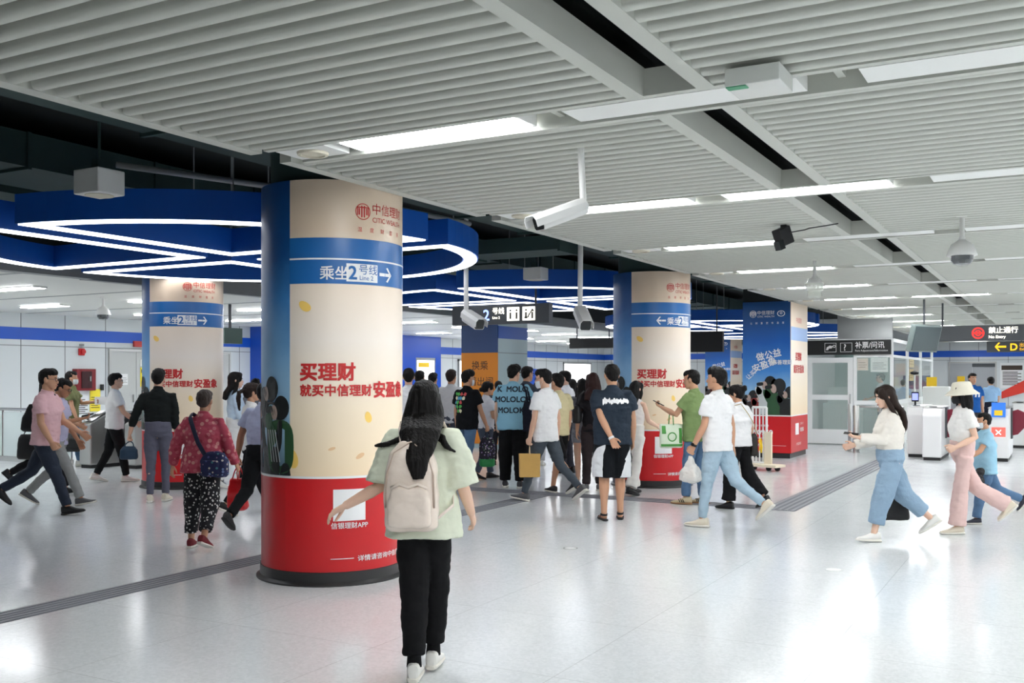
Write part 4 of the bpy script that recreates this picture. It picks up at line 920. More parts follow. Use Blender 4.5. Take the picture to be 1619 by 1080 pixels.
class Person:
    pass
NP = [0]
def person(px, py, htop, face, label, legs=((0, 0), (0, 0)), arms=(('sw', 0, 8, 10), ('sw', 0, 8, 10)), lean=2, head=(0, 0), skin=0, girl=False, girth=1.0,
           top=dict(), bottom=dict(), shoes=dict(), hair=('short', 0), vox=None, faced=False, glasses=False, mask=None, D=None, height=None, curl=('relax', 'relax'), palm=(None, None), splay=0, group=None, toe=8, strands=(), hw=1.0, hipx=None):
    NP[0] += 1; seed = NP[0]
    D = D or F * EYE / (py - HY)
    h = height or (EYE + (HY - htop) / F * D); s = h / 1.70
    pos = at(px, D); e = bpy.data.objects.new('person', None); C.objects.link(e)
    e.location = pos; e.rotation_euler = (0, 0, YAW - R(face)); e['label'] = label; e['category'] = 'person'; e.empty_display_size = .2
    if group: e['group'] = group
    P = Person(); P.e = e; P.s = s; P.D = D
    vx = vox or min(.0095, max(.0042, D * .00066))
    sw = (.158 if girl else .178) * (1 + (girth - 1) * .5); hipx = hipx or .085
    # ---- legs
    hip0 = .875
    A = []; 
    for i, (swg, kn) in enumerate([(l[0], l[1]) for l in legs]):
        sd = (-1, 1)[i]; a = R(swg); b = R(swg - kn); lat = R(splay) * sd
        hp = Vector((sd * hipx, 0, 0)); kd = Vector((math.sin(lat), math.sin(a) * math.cos(lat), -math.cos(a) * math.cos(lat))); sdv = Vector((math.sin(lat) * .5, math.sin(b), -math.cos(b)))
        k = hp + kd * .405; an = k + unit(sdv) * .39
        ang = swg - kn
        fp = legs[i][2] if len(legs[i]) > 2 else ((-ang - 12) * .9 if ang < -12 else (-(ang - 8) * .8 if ang > 8 else 0))
        f = R(fp); to = R(toe) * sd
        fd = Vector((math.sin(to), math.cos(f) * math.cos(to), -math.sin(f))); up = Vector((0, math.sin(f), math.cos(f)))
        sole = [an - up * .082 + fd * q for q in (-.065, .17)] + [an - up * .082]
        A.append([hp, k, an, fd, up, min(p.z for p in sole)])
    zl = min(a[5] for a in A); hz = -zl
    for a in A:
        for j in range(3): a[j] = a[j] + Vector((0, 0, hz))
    piv = Vector((0, 0, hz + .03)); RX = Matrix.Rotation(-R(lean), 3, 'X')
    def T(x, y, z): return piv + RX @ (Vector((x, y, z - .905)))
    neck = T(0, -.012, 1.445); HR = Matrix.Rotation(-R(head[0]), 3, 'Z') @ Matrix.Rotation(-R(head[1] + lean * .3), 3, 'X')
    def Hd(x, y, z): return neck + HR @ Vector((x, y + .012, z + .03))
    P.T = T; P.Hd = Hd
    up_, fo_ = .275, .245; arm = []
    for i, ar in enumerate(arms):
        sd = (-1, 1)[i]; S0 = T(sd * sw, -.012, 1.362)
        if ar[0] == 'sw':
            f, ab, el = R(ar[1]), R(ar[2]), R(ar[3])
            ud = Vector((sd * math.sin(ab), math.sin(f) * math.cos(ab), -math.cos(f) * math.cos(ab))); E = S0 + ud * up_
            fd = unit(Vector((sd * math.sin(ab) * .5, math.sin(f + el), -math.cos(f + el)))); Wp = E + fd * fo_
        else:
            tg = Vector(ar[1]); pole = unit(ar[2]) if len(ar) > 2 else unit((sd * .5, -.7, -.5))
            d = tg - S0; L = min(d.length, (up_ + fo_) * .995); d.normalize(); tg = S0 + d * L
            ca = (up_ ** 2 + L * L - fo_ ** 2) / (2 * up_ * L); q = math.sqrt(max(0, 1 - ca * ca)); pp = unit(pole - d * pole.dot(d))
            E = S0 + d * (up_ * ca) + pp * (up_ * q); Wp = tg; fd = unit(Wp - E)
        arm.append((S0, E, Wp, fd, sd))
    P.arm = arm; P.legs = A
    def sc(p): return p * s
    # ---- body
    g = girth; B = MB()
    def bt(pts, rads, n=14, **k): B.tube([sc(p) for p in pts], [((r[0] * s, r[1] * s) if isinstance(r, (tuple, list)) else r * s) for r in rads], n, dome=True, **k)
    tx = (1, 0, 0)
    wst, hpw, cht = ((.118, .15, .135) if girl else (.135, .148, .155)); 
    bt([T(0, 0, .85), T(0, 0, .92), T(0, .005, 1.06), T(0, .005, 1.22), T(0, -.005, 1.33), T(0, -.01, 1.39), T(0, -.012, 1.43)], [(.09, .075), (hpw * g * .93, .092 * g), (wst * g, .085 * g), (cht * g * .95, .1 * g), (sw * .8, .075), (sw * .45, .055), (.055, .052)], 18, ref=tx)
    bt([T(0, -.012, 1.40), neck + Vector((0, 0, .03)), Hd(0, -.018, .05)], [.058 if not girl else .05, .053 if not girl else .045, .052 if not girl else .045], 14)
    for S0, E, Wp, fd, sd in arm:
        bt([T(sd * sw * .55, -.012, 1.375), S0, S0.lerp(E, .5), E, E.lerp(Wp, .35), Wp], [.034, .040 * g, .040 * g, .036 * g, .037 * g, .025], 12)
    for hp, k, an, fd, up in [a[:5] for a in A]:
        bt([hp + Vector((0, 0, .01)), hp.lerp(k, .4), k, k.lerp(an, .3) + Vector((0, -.012, 0)), k.lerp(an, .7), an], ([.082 * g, .072 * g, .052 * g, .052 * g, .038, .034] if bottom.get('kind') in ('shorts', 'capri') else [.072, .064, .042, .038, .03, .03]), 12)
        bt([an - up * .035 - fd * .03, an - up * .045 + fd * .06, an - up * .055 + fd * .14], [(.028, .03), (.034, .026), (.03, .016)], 10, ref=(1, 0, 0))
    # head
    secs = [(.0, .024, .078, .035), (.018, .044, .088, -.0), (.05, .058, .091, -.045), (.08, .066, .088, -.08), (.115, .072, .085, -.095), (.15, .0755, .088, -.1), (.185, .070, .074, -.09), (.208, .052, .046, -.066), (.222, .02, .014, -.026)]
    rs = []
    for z, rx, yf, yb in secs:
        c, ry = (yf + yb) / 2, (yf - yb) / 2
        rs.append([sc(Hd(rx * math.cos(2 * math.pi * j / 18), c + ry * math.sin(2 * math.pi * j / 18), z)) for j in range(18)])
    B.rings(rs)
    bt([Hd(0, .084, .115), Hd(0, .1, .088), Hd(0, .098, .076)], [.007, .013, .014], 8)
    bt([Hd(0, .085, .05), Hd(0, .089, .047), Hd(0, .085, .043)], [(.02, .006), (.024, .009), (.02, .006)], 8)
    for sd in (-1, 1): B.ell(sc(Hd(sd * .076, -.008, .1)), .012 * s, .02 * s, .032 * s, HR.to_4x4())
    # hands
    P.hand = []
    for i, (S0, E, Wp, fd, sd) in enumerate(arm):
        d = fd; n0 = Vector(palm[i]) if palm[i] else Vector((-sd, .0, 0)); n = unit(n0 - d * n0.dot(d)); t = d.cross(n)
        if palm[i] is None and t.y + .3 * t.z < 0: t = -t
        if palm[i] is not None: t = t * (1 if (d.cross(n)).dot(Vector((-sd, .3, .3))) > 0 else -1)
        hs = .92 if girl else 1.0
        B.tube([sc(Wp - d * .015), sc(Wp + d * .03 * hs), sc(Wp + d * .085 * hs)], [(.024 * s, .019 * s), (.036 * s, .017 * s), (.04 * s, .014 * s)], 12, ref=t, dome=True)
        cv = {'relax': (18, 28, 20), 'grip': (62, 75, 45), 'flat': (6, 8, 5), 'hold': (35, 50, 35)}[curl[i]]
        tips = []
        for fi, (o, ln) in enumerate([(.031, .070), (.0105, .08), (-.0105, .074), (-.031, .058)]):
            p = Wp + d * .082 * hs + t * o * hs; ang = 0; pts = [p - d * .02]; spread = o * 3.2
            for q, c in zip((.45, .32, .26), cv):
                ang += R(c + (fi - 1.5) * 3); dd = unit(d * math.cos(ang) + n * math.sin(ang) + t * spread * max(0, math.cos(ang))); p = p + dd * ln * q * hs; pts.append(p)
            B.tube([sc(q) for q in pts], [.0092 * s, .009 * s, .0082 * s, .007 * s], 8, dome=True); tips.append(p)
        p = Wp + d * .02 + t * .026; p1 = p + unit(d * .7 + t * .7 + n * .35) * .04; p2 = p1 + unit(d * .9 + t * (.1 if curl[i] in ('grip', 'hold') else .3) + n * .45) * .032; p3 = p2 + unit(d * .9 + n * .4) * .022
        B.tube([sc(q) for q in (p, p1, p2, p3)], [.014 * s, .0115 * s, .0095 * s, .0075 * s], 8, dome=True)
        P.hand.append(dict(w=Wp, d=d, n=n, t=t, grip=Wp + d * .1 + n * .028))
    bme = solid(B, vx, 3)
    body = obj('body', bme, SKIN[skin], e, smooth=True); P.body = body
    # face
    if faced:
        for sd in (-1, 1):
            ey = obj('eye', MB().ell(sc(Hd(sd * .03, .079, .112)), .013 * s, .007 * s, .006 * s, HR.to_4x4()).ell(sc(Hd(sd * .03, .083, .112)), .0055 * s, .005 * s, .0055 * s, HR.to_4x4(), m=1), [M_EYE, M_IRIS], body, smooth=True)
            eb = obj('eyebrow', MB().tube([sc(Hd(sd * .015, .09, .13)), sc(Hd(sd * .033, .089, .135)), sc(Hd(sd * .05, .078, .13))], [.003 * s, .0045 * s, .0025 * s], 6), H_BLACK, body, smooth=True)
        obj('lips', MB().tube([sc(Hd(-.02, .09, .045)), sc(Hd(0, .0985, .046)), sc(Hd(.02, .09, .045))], [.003 * s, .006 * s, .003 * s], 8), M_LIP, body, smooth=True)
    if mask:
        mk = MB(); rs = []
        for z, k in ((.0, .8), (.02, 1.0), (.05, 1.06), (.075, 1.04), (.088, .98)):
            rs.append([sc(Hd(.062 * k * math.cos(R(a)), .03 + .072 * k * math.sin(R(a)), z)) for a in range(0, 181, 15)])
        vs = [v for r in rs for v in r]; n = 13; mk.add(vs, [(i * n + j, i * n + j + 1, (i + 1) * n + j + 1, (i + 1) * n + j) for i in range(4) for j in range(12)])
        for sd in (-1, 1): mk.tube([sc(Hd(sd * .06, .03, .08)), sc(Hd(sd * .078, -.01, .12))], .0015 * s, 5); mk.tube([sc(Hd(sd * .05, .03, .02)), sc(Hd(sd * .078, -.012, .075))], .0015 * s, 5)
        obj('face_mask', mk, mask, e, smooth=True)
    if glasses:
        gl = MB()
        for sd in (-1, 1):
            c = [Hd(sd * .032 + .022 * math.cos(R(a)), .1 - abs(sd * .032 + .022 * math.cos(R(a))) * .15, .112 + .017 * math.sin(R(a))) for a in range(0, 360, 30)]
            gl.rings([[sc(p) + Vector((0, 0, .002)) if q == 0 else sc(p) * 1.0 - Vector((0, 0, .002)) for q in range(2)] + [sc(p) + Vector((0, .003, -.002)), sc(p) + Vector((0, .003, .002))] for p in c], closed=True)
            gl.tube([sc(Hd(sd * .054, .093, .115)), sc(Hd(sd * .079, .0, .115))], .002 * s, 6)
        gl.tube([sc(Hd(-.012, .1, .115)), sc(Hd(.012, .1, .115))], .002 * s, 6)
        obj('glasses', gl, M_BLACK, e)
    # ---- clothes
    cvx = max(.009, vx * 1.25)
    tk = top.get('kind', 'tee'); lo = top.get('loose', 1.0) * g; hem = top.get('hem', .84)
    def rr(r): return [((a[0] * s, a[1] * s) if isinstance(a, (tuple, list)) else a * s) for a in r]
    if tk:
        M = MB(); flare = top.get('flare', 1.0)
        hemr = ((.165 if girl else .172) * lo * flare, .122 * lo * flare) if hem < .93 else (wst * g * 1.06 + .012, .1 * g + .012)
        pts = [T(0, 0, hem), T(0, .002, (hem + 1.08) / 2), T(0, .004, 1.1), T(0, .004, 1.22), T(0, -.006, 1.325), T(0, -.012, 1.39), T(0, -.014, 1.42), T(0, -.014, 1.45)]
        M.tube([sc(p) for p in pts], rr([hemr, ((hemr[0] * .6 + .4 * (wst + .035) * lo), hemr[1] * .97), ((wst + .032) * lo, .118 * lo), ((cht + .03) * lo, .128 * lo), ((sw + .008) * (.6 + .4 * lo), .108), (sw * .76, .088), (.098, .076), (.066, .062)]), 24, ref=tx)
        st = {'tee': .62, 'polo': .62, 'long': 1.0, 'elbow': 1.02, 'tank': 0, 'three': .9, 'roll': .8}[tk]
        for S0, E, Wp, fd, sd in arm:
            if st == 0: continue
            so = top.get('sleeve', 1.0)
            if tk in ('long', 'three', 'roll'):
                k = {'long': .97, 'three': .6, 'roll': .62}[tk]
                M.tube([sc(p) for p in (T(sd * sw * .45, -.012, 1.362), S0, S0.lerp(E, .5), E, E.lerp(Wp, k * .5), E.lerp(Wp, k))], rr([.05, .052 * so, .06 * so, .056 * so, .053 * so, .044 * so]), 14)
            else:
                q = S0.lerp(E, st) if st <= 1 else E.lerp(Wp, st - 1)
                M.tube([sc(p) for p in (T(sd * sw * .45, -.012, 1.362), S0.lerp(T(0, -.012, 1.362), .08), S0.lerp(q, .35), S0.lerp(q, .7), q)], rr([.058, .066 * so, .072 * so, .076 * so, .078 * so]), 16, dome=False)
        tm_ = solid(M, cvx, 4, 'top'); rumple(tm_, .011 * s, (6, 6, 9), seed, None)
        if top.get('wrinkle', 1): rumple(tm_, .0055 * s, (16, 16, 30), seed + 5)
        P.top = obj(top.get('name', 't_shirt'), tm_, top.get('mat', cloth((230, 230, 228))), e, smooth=True)
        obj('collar', MB().rings([[sc(T(.058 * k * math.cos(2 * math.pi * j / 24), -.013 + .056 * k * math.sin(2 * math.pi * j / 24), z + .012 * -math.sin(2 * math.pi * j / 24))) for j in range(24)] for k, z in ((1.16, 1.428), (1.1, 1.45), (1.0, 1.462 if tk != 'polo' and tk != 'roll' else 1.475), (.96, 1.452), (1.0, 1.43))], cap=False), top.get('mat'), P.top, smooth=True)
    bk = bottom.get('kind', 'pants'); bl = bottom.get('loose', 1.0)
    if bk:
        M = MB(); tuck = hem > .93; wz = bottom.get('waist', 1.04 if tuck else .98)
        wr = (wst * g + .03, .105 * g + .025) if tuck else (wst * g + .018, .1 * g)
        M.tube([sc(p) for p in (T(0, 0, .83), T(0, 0, .9), T(0, .002, wz))], rr([(.125 * g, .095 * g), ((hpw + .022) * g * (1 + (bl - 1) * .3), .122 * g), wr]), 20, ref=tx)
        for hp, k, an, fd, up in [a[:5] for a in A]:
            hp2 = hp + Vector((0, 0, .0))
            if bk in ('shorts', 'romper'):
                q = hp.lerp(k, bottom.get('len', .95)); M.tube([sc(p) for p in (hp2, hp.lerp(q, .5), q)], rr([.096 * g, .096 * bl * g, .094 * bl * g]), 16)
            elif bk == 'skirt': pass
            else:
                le = bottom.get('len', .95); kn_r, an_r = {'pants': (.066, .056), 'slim': (.06, .043), 'wide': (.098, .112), 'capri': (.078, .07), 'taper': (.078, .06)}[bk]
                M.tube([sc(p) for p in (hp2, hp.lerp(k, .45), k, k.lerp(an, .5 * le), k.lerp(an, le))], rr([.094 * g, .085 * g * bl, kn_r * bl * g, (kn_r + an_r) / 2 * bl, an_r * bl]), 16)
        pm = solid(M, cvx, 4, 'bottom'); rumple(pm, .009 * s, (7, 7, 10), seed + 2); rumple(pm, .004 * s, (15, 15, 26), seed + 9)
        P.bottom = obj(bottom.get('name', 'trousers'), pm, bottom.get('mat', cloth((30, 30, 34))), e, smooth=True)
        if bottom.get('side'):
            pass
    # ---- shoes
    sm_ = shoes.get('mat', mat('shoe_white', (232, 230, 224), .6)); so_ = shoes.get('sole', M_SOLE); kind = shoes.get('kind', 'sneaker')
    for hp, k, an, fd, up in [a[:5] for a in A]:
        rt = fd.cross(up).normalized()
        def ring(t, hw, z0, z1, k=1.0): return [sc(an + fd * t + rt * (hw * k * math.copysign(abs(math.cos(a)) ** .7, math.cos(a))) + up * (z0 + (z1 - z0) * (.5 + .5 * math.copysign(abs(math.sin(a)) ** .8, math.sin(a))))) for a in [2 * math.pi * j / 14 for j in range(14)]]
        if kind == 'sandal':
            sl = MB().rings([ring(-.07, .026, -.082, -.06), ring(-.04, .036, -.083, -.058), ring(.04, .036, -.083, -.06), ring(.1, .044, -.083, -.062), ring(.155, .036, -.082, -.062), ring(.18, .016, -.08, -.066)])
            so = obj('sandal', sl, sm_, e, smooth='auto'); st_ = MB()
            for t0, t1, z in ((.02, .05, -.012), (.09, .125, -.032)): st_.rings([[sc(an + fd * t + rt * (.04 * math.cos(R(a))) + up * (-.062 + (z + .062) * math.sin(R(a)))) for a in range(0, 181, 15)] for t in (t0, t1)], cap=False)
            if shoes.get('strap', 1): st_.rings([[sc(an + fd * (.02 - .075 * math.sin(R(a))) + rt * .038 * math.cos(R(a)) + up * z) for a in range(0, 181, 15)] for z in (-.028, -.005)], cap=False)
            obj('strap', st_, sm_, so, smooth=True)
        else:
            hi = .0 if kind == 'sneaker' else -.012
            up_m = MB().rings([ring(-.078, .02, -.06, -.02 + hi), ring(-.068, .032, -.066, .018 + hi), ring(-.03, .038, -.068, .024 + hi), ring(.02, .04, -.068, .012 + hi), ring(.07, .044, -.068, -.016), ring(.12, .045, -.068, -.034), ring(.16, .036, -.067, -.042), ring(.186, .016, -.064, -.05)])
            so = obj('shoe', up_m, sm_, e, smooth='auto')
            sl = MB().rings([ring(-.084, .024, -.08, -.058), ring(-.07, .036, -.083, -.05), ring(0, .043, -.083, -.055), ring(.08, .049, -.083, -.055), ring(.13, .048, -.083, -.056), ring(.175, .036, -.081, -.056), ring(.196, .014, -.076, -.058)])
            obj('sole', sl, so_, so, smooth='auto')
            if shoes.get('stripe'):
                stp = MB()
                for sd in (-1, 1):
                    for q in range(3): stp.obox(sc(an + fd * (.02 + q * .025) + rt * sd * .041 + up * -.035), .004 * s, .005 * s, .022 * s, Matrix((rt, fd, up)).transposed() @ Matrix.Rotation(R(-25 * 1), 3, 'X'))
                obj('stripe', stp, shoes['stripe'], so)
    if shoes.get('sock'):
        for hp, k, an, fd, up in [a[:5] for a in A]: obj('sock', MB().tube([sc(an - up * .01), sc(an.lerp(k, .12)), sc(an.lerp(k, .32))], [.044 * s, .04 * s, .044 * s], 14), shoes['sock'], e, smooth=True)
    # ---- hair
    hk, hm = hair[0], (hair[1] or H_BLACK); hv = max(.0075, vx)
    M = MB(); HM = HR.to_4x4()
    def he(c, rx, ry, rz): M.ell(sc(Hd(*c)), rx * s, ry * s, rz * s, HM)
    if hk == 'short':
        v = hair[2] if len(hair) > 2 else 1.0
        he((0, -.026, .142), .084, .099, .095 * (1 if v >= 1 else .94)); he((0, .02, .185), .07 * v, .07, .05 * v); he((0, -.06, .1), .066, .055, .07)
        if v > 1: he((.01, .055, .19), .058, .04, .034)
    elif hk in ('long', 'bob', 'tail', 'bun'):
        he((0, -.02, .135), .088, .104, .102); he((0, .025, .19), .066, .066, .04)
        for sd in (-1, 1): he((sd * .055, .035, .15), .03, .048, .065)
        L = hair[2] if len(hair) > 2 else .3; sx = hair[3] if len(hair) > 3 else 0
        if hk == 'long':
            zb = 1.445 - L + .12
            yb = -.13 - (.02 if lean > 4 else 0) - (.035 if strands else 0)
            if strands:
                M.tube([sc(Hd(0, -.035, .15)), sc(Hd(0, -.058, .07)), sc(Hd(0, -.085, .0)), sc(T(.005, -.205, 1.40)), sc(T(.01, -.262, 1.325)), sc(T(.015, -.318, 1.24)), sc(T(.02, -.335, 1.15))], rr([(.088, .084), (.108, .072), (.122, .056), (.118, .046), (.095, .036), (.066, .024), (.03, .012)]), 26, ref=tx)
            else: M.tube([sc(Hd(0, -.035, .15)), sc(Hd(0, -.055, .06)), sc(Hd(0, -.07, .0)), sc(T(sx * .3, yb - .005, 1.39)), sc(T(sx * .6, yb - .02, 1.30)), sc(T(sx, yb - .02, (1.3 + zb) / 2)), sc(T(sx * 1.2, yb - .012, zb))], rr([(.084 * hw ** .5, .08), (.092 * hw, .068), (.1 * hw, .055), (.112 * hw, .042), (.112 * hw, .034), (.1, .028), (.05, .014)]), 22, ref=tx)
            for sd in (-1, 1):
                M.tube([sc(Hd(sd * .07, .02, .15)), sc(Hd(sd * .085, .012, .05)), sc(Hd(sd * .09, -.005, -.02)), sc(T(sd * .115, -.06, 1.36))], rr([.022, .026, .028, .014]), 10)
        for stp in strands: M.tube([sc(T(*q)) for q in stp], rr([.03, .024, .016, .009][:len(stp)]), 8)
        if hk == 'bob':
            M.tube([sc(Hd(0, -.03, .15)), sc(Hd(0, -.045, .06)), sc(Hd(0, -.05, -.0)), sc(Hd(0, -.06, -.13))], rr([(.085, .085), (.096, .078), (.104, .07), (.09, .035)]), 20, ref=tx)
            for sd in (-1, 1): M.tube([sc(Hd(sd * .07, .025, .15)), sc(Hd(sd * .084, .025, .05)), sc(Hd(sd * .088, .01, -.05))], rr([.022, .026, .018]), 10)
        elif hk == 'tail':
            he((0, -.06, .1), .07, .055, .075); M.tube([sc(Hd(0, -.11, .13)), sc(Hd(0, -.165, .11)), sc(Hd(0, -.175, .03)), sc(Hd(0, -.155, -.07 - L * .3))], rr([.024, .032, .034, .012]), 12)
        elif hk == 'bun':
            he((0, -.06, .1), .07, .055, .075); bz = L; he((0, -.125, bz), .042, .036, .042)
    if hair[0]:
        hme = solid(M, hv, 2, 'hair')
        fr = (42, 12, 6) if hk in ('long', 'bob') else (34, 34, 22)
        rumple(hme, .0065 * s, fr, seed + 3)
        P.hair = obj('hair', hme, hm, e, smooth=True)
    return P
def wpos(P, p):
    """person units -> station coordinates"""
    e = P.e; c, s_ = math.cos(e.rotation_euler.z), math.sin(e.rotation_euler.z); q = Vector(p) * P.s
    return Vector((e.location.x + q.x * c - q.y * s_, e.location.y + q.x * s_ + q.y * c, q.z))
def wdir(P, d):
    r = P.e.rotation_euler.z; c, s_ = math.cos(r), math.sin(r); return Vector((d[0] * c - d[1] * s_, d[0] * s_ + d[1] * c, d[2]))
def project(P, ob, draw, origin, u, v, direction, off=.003, mats=None, name='print', size=1.0):
    """wrap flat artwork onto a garment (person units)"""
    s = P.s; me = ob.data; me.calc_loop_triangles()
    bvh = BVHTree.FromPolygons([x.co for x in me.vertices], [tuple(p.vertices) for p in me.polygons])
    mb = MB(); draw(mb); D_ = Vector(direction).normalized(); vs = []
    o = Vector(origin); u = Vector(u).normalized(); v = Vector(v).normalized()
    bmm = bmesh.new(); me2 = mb.mesh('p'); bmm.from_mesh(me2)
    bmesh.ops.triangulate(bmm, faces=bmm.faces)
    for _ in range(6):
        long_ = [e_ for e_ in bmm.edges if e_.calc_length() > .022]
        if not long_: break
        bmesh.ops.subdivide_edges(bmm, edges=long_, cuts=1); bmesh.ops.triangulate(bmm, faces=bmm.faces)
    for x in bmm.verts:
        zz = x.co.z; p = (o + u * x.co.x + v * x.co.y) * s - D_ * .5; hit = bvh.ray_cast(p, D_, 1.2)
        x.co = (hit[0] - D_ * (off + zz)) if hit[0] else (p + D_ * .5)
    bmm.to_mesh(me2); bmm.free()
    ob2 = obj(name, me2, mats, P.e); ob2.parent = ob; return ob2
FLAT = lambda u, v: (u, v, 0)
def T_(kind='tee', col=(230, 230, 228), **k): return dict(kind=kind, mat=k.pop('mat', None) or cloth(col), **k)
def B_(kind='pants', col=(30, 30, 34), **k): return dict(kind=kind, mat=k.pop('mat', None) or cloth(col), **k)
SH_W = dict(mat=mat('shoe_white', (232, 230, 224), .6)); SH_K = dict(mat=mat('shoe_black', (24, 24, 26), .5), sole=M_SOLEK)
SH_G = dict(mat=mat('shoe_grey', (96, 96, 98), .7), sole=M_SOLE); SH_C = dict(mat=mat('shoe_cream', (226, 216, 196), .7), sole=M_SOLE)
JEAN = mat('denim_mid', (84, 116, 150), .85, bump=.2, bscale=60, var=.18, vscale=6); JEANL = mat('denim_light', (168, 192, 208), .85, bump=.2, bscale=60, var=.15, vscale=6); JEANK = mat('denim_dark', (34, 44, 60), .85, bump=.2, bscale=60, var=.2, vscale=6)
JEANB = mat('denim_blue', (140, 166, 188), .85, bump=.2, bscale=60, var=.12, vscale=6)
HANG = ('sw', 0, 7, 8)
WALK_R = ((26, 4), (-18, 28)); WALK_L = ((-18, 28), (26, 4)); STAND = ((2, 3), (-2, 3)); STEP = ((12, 4), (-10, 14))
PP = {}
# --- front woman with the backpack
PP['front'] = person(670, 1066, 598, 4, 'woman walking away in front in a pale green oversized tee with a cream backpack', legs=((-5, 5), (18, 20)), girl=True, height=1.60, lean=3, toe=3, splay=-3, hipx=.07, hw=1.22, strands=(((-.05, -.07, 1.42), (-.11, -.11, 1.37), (-.19, -.13, 1.335), (-.27, -.13, 1.325)), ((-.04, -.09, 1.38), (-.1, -.14, 1.31), (-.13, -.16, 1.24), (-.16, -.165, 1.19)), ((.07, -.06, 1.4), (.12, -.1, 1.36), (.15, -.12, 1.32), (.2, -.12, 1.29))),
    arms=(('to', (-.43, -.12, .985), (.2, -.3, -1)), ('sw', -6, 15, 48)), head=(-4, 2), skin=3,
    top=T_('elbow', (222, 227, 206), hem=.80, loose=1.22, flare=1.14, sleeve=1.3), bottom=B_('taper', (20, 20, 22), loose=1.08, len=.86), shoes=dict(mat=SH_W['mat'], sole=M_SOLE, sock=cloth((20, 20, 22))),
    hair=('long', H_BLACK, .44, .01), vox=.0042, curl=('relax', 'relax'), palm=((.5, -.2, -.8), None))
# --- left group
PP['pink'] = person(72, 813, 578, 88, 'man in a pink tee and dark jeans striding right at the far left', legs=((-30, 28), (22, 2)), girth=1.1, skin=1, arms=(('sw', 20, 6, 34), ('sw', 6, 6, 24)), lean=3, head=(0, 4),
    top=T_('tee', (226, 184, 188), hem=.84, loose=1.08), bottom=B_('pants', mat=JEANK), shoes=SH_K, hair=('short', 0, 1.1), faced=True, glasses=True, curl=('relax', 'grip'))
PP['lav'] = person(91, 799, 591, 86, 'bespectacled man in a lavender shirt looking down at his phone beside the pink tee man', legs=WALK_L, skin=2, girth=.95, arms=(('sw', 10, 8, 20), ('to', (.12, .34, 1.12))), head=(0, 22),
    top=T_('tee', (190, 188, 214)), bottom=B_('pants', (150, 152, 150)), shoes=SH_G, hair=('short', 0), faced=True, glasses=True, curl=('relax', 'hold'), palm=(None, (-.3, 0, 1)))
PP['dark'] = person(74, 781, 594, 88, 'woman in black trousers striding right, mostly hidden behind the pink tee man', legs=((-32, 30), (24, 3)), girl=True, skin=1, arms=(('sw', 34, 6, 30), ('sw', 30, 6, 30)),
    top=T_('tee', (225, 215, 222)), bottom=B_('pants', (24, 24, 28)), shoes=SH_K, hair=('bob', H_BLACK))
PP['khaki'] = person(112, 738, 587, 78, 'masked man in a khaki tee carrying a black holdall by the left ticket gates', legs=STEP, skin=1, arms=(('to', (-.12, .36, 1.15)), ('sw', 12, 6, 8)), top=T_('tee', (120, 124, 84), loose=1.06), bottom=B_('pants', mat=JEAN), shoes=SH_W, hair=('short', 0), mask=M_MASK, curl=('hold', 'grip'))
PP['white_l'] = person(181, 762, 590, 62, 'man in a white tee and black trousers walking towards the left gates', legs=((-12, 14), (14, 4)), girth=1.08, skin=0, arms=(('sw', -4, 8, 12), ('sw', 22, 10, 26)), top=T_('tee', (240, 240, 240), loose=1.08), bottom=B_('pants', (22, 24, 26)), shoes=SH_W, hair=('short', 0, 1.15), faced=True, glasses=True, curl=('relax', 'grip'))
PP['black'] = person(250, 793, 584, -8, 'man in a black long sleeved shirt and grey trousers seen from behind', legs=((-4, 4), (9, 12)), skin=0, arms=(('to', (-.36, .03, .86), (-.5, -.6, 0)), ('sw', 4, 5, 10)),
    top=T_('roll', (26, 30, 30), hem=.98, name='shirt'), bottom=B_('slim', (98, 98, 112), waist=1.03), shoes=SH_C, hair=('short', 0, 1.2), curl=('grip', 'relax'))
PP['elder'] = person(320, 866, 617, 4, 'elderly woman in a red floral jacket and spotted cropped trousers walking away', legs=((2, 3), (-10, 24)), splay=4, girl=True, girth=1.2, skin=1, arms=(('sw', -6, 26, 14), ('sw', 2, 20, 30)), lean=6, head=(2, 4),
    top=T_('long', mat=spots('jacket_floral', (184, 72, 90), [(206, 120, 128), (216, 150, 142), (166, 56, 74), (196, 98, 110)], 22, .42), hem=.80, loose=1.12, flare=1.1, sleeve=1.15, name='jacket'), bottom=B_('capri', mat=spots('trousers_spotted', (26, 26, 30), [(226, 226, 222), (210, 210, 206)], 34, .3), len=.80, loose=1.05),
    shoes=dict(mat=mat('shoe_maroon', (118, 26, 36), .7), sole=M_SOLE), hair=('short', H_GREY))
PP['lady'] = person(371, 771, 588, 70, 'long haired woman in a pale blue shirt and white trousers by the far left column', legs=STEP, girl=True, skin=3, arms=(HANG, ('sw', 10, 6, 30)), top=T_('long', (198, 218, 236), hem=.98, name='shirt'), bottom=B_('pants', (232, 232, 230), waist=1.04), shoes=SH_W, hair=('long', H_BLACK, .26), faced=True)
PP['tail'] = person(396, 812, 602, 60, 'woman with tied back hair in a white top just past the pale blue polo man', legs=((20, 3), (-14, 24)), girl=True, skin=1, arms=(HANG, HANG), top=T_('tee', (232, 232, 230)), bottom=B_('pants', (24, 24, 28)), shoes=dict(mat=SH_K['mat'], sole=M_SOLE), hair=('tail', H_BROWN, .2))
PP['polo'] = person(413, 842, 603, 22, 'man in a pale blue polo and black trousers half hidden by the front column', legs=((-22, 30), (16, 4)), girth=1.1, skin=2, arms=(('sw', -6, 20, 4), HANG), lean=6, head=(10, 8), top=T_('polo', (184, 192, 218), hem=.97, loose=1.06, name='polo_shirt'), bottom=B_('pants', (22, 24, 26), waist=1.0), shoes=SH_K, hair=('short', H_BLACK), curl=('grip', 'relax'))
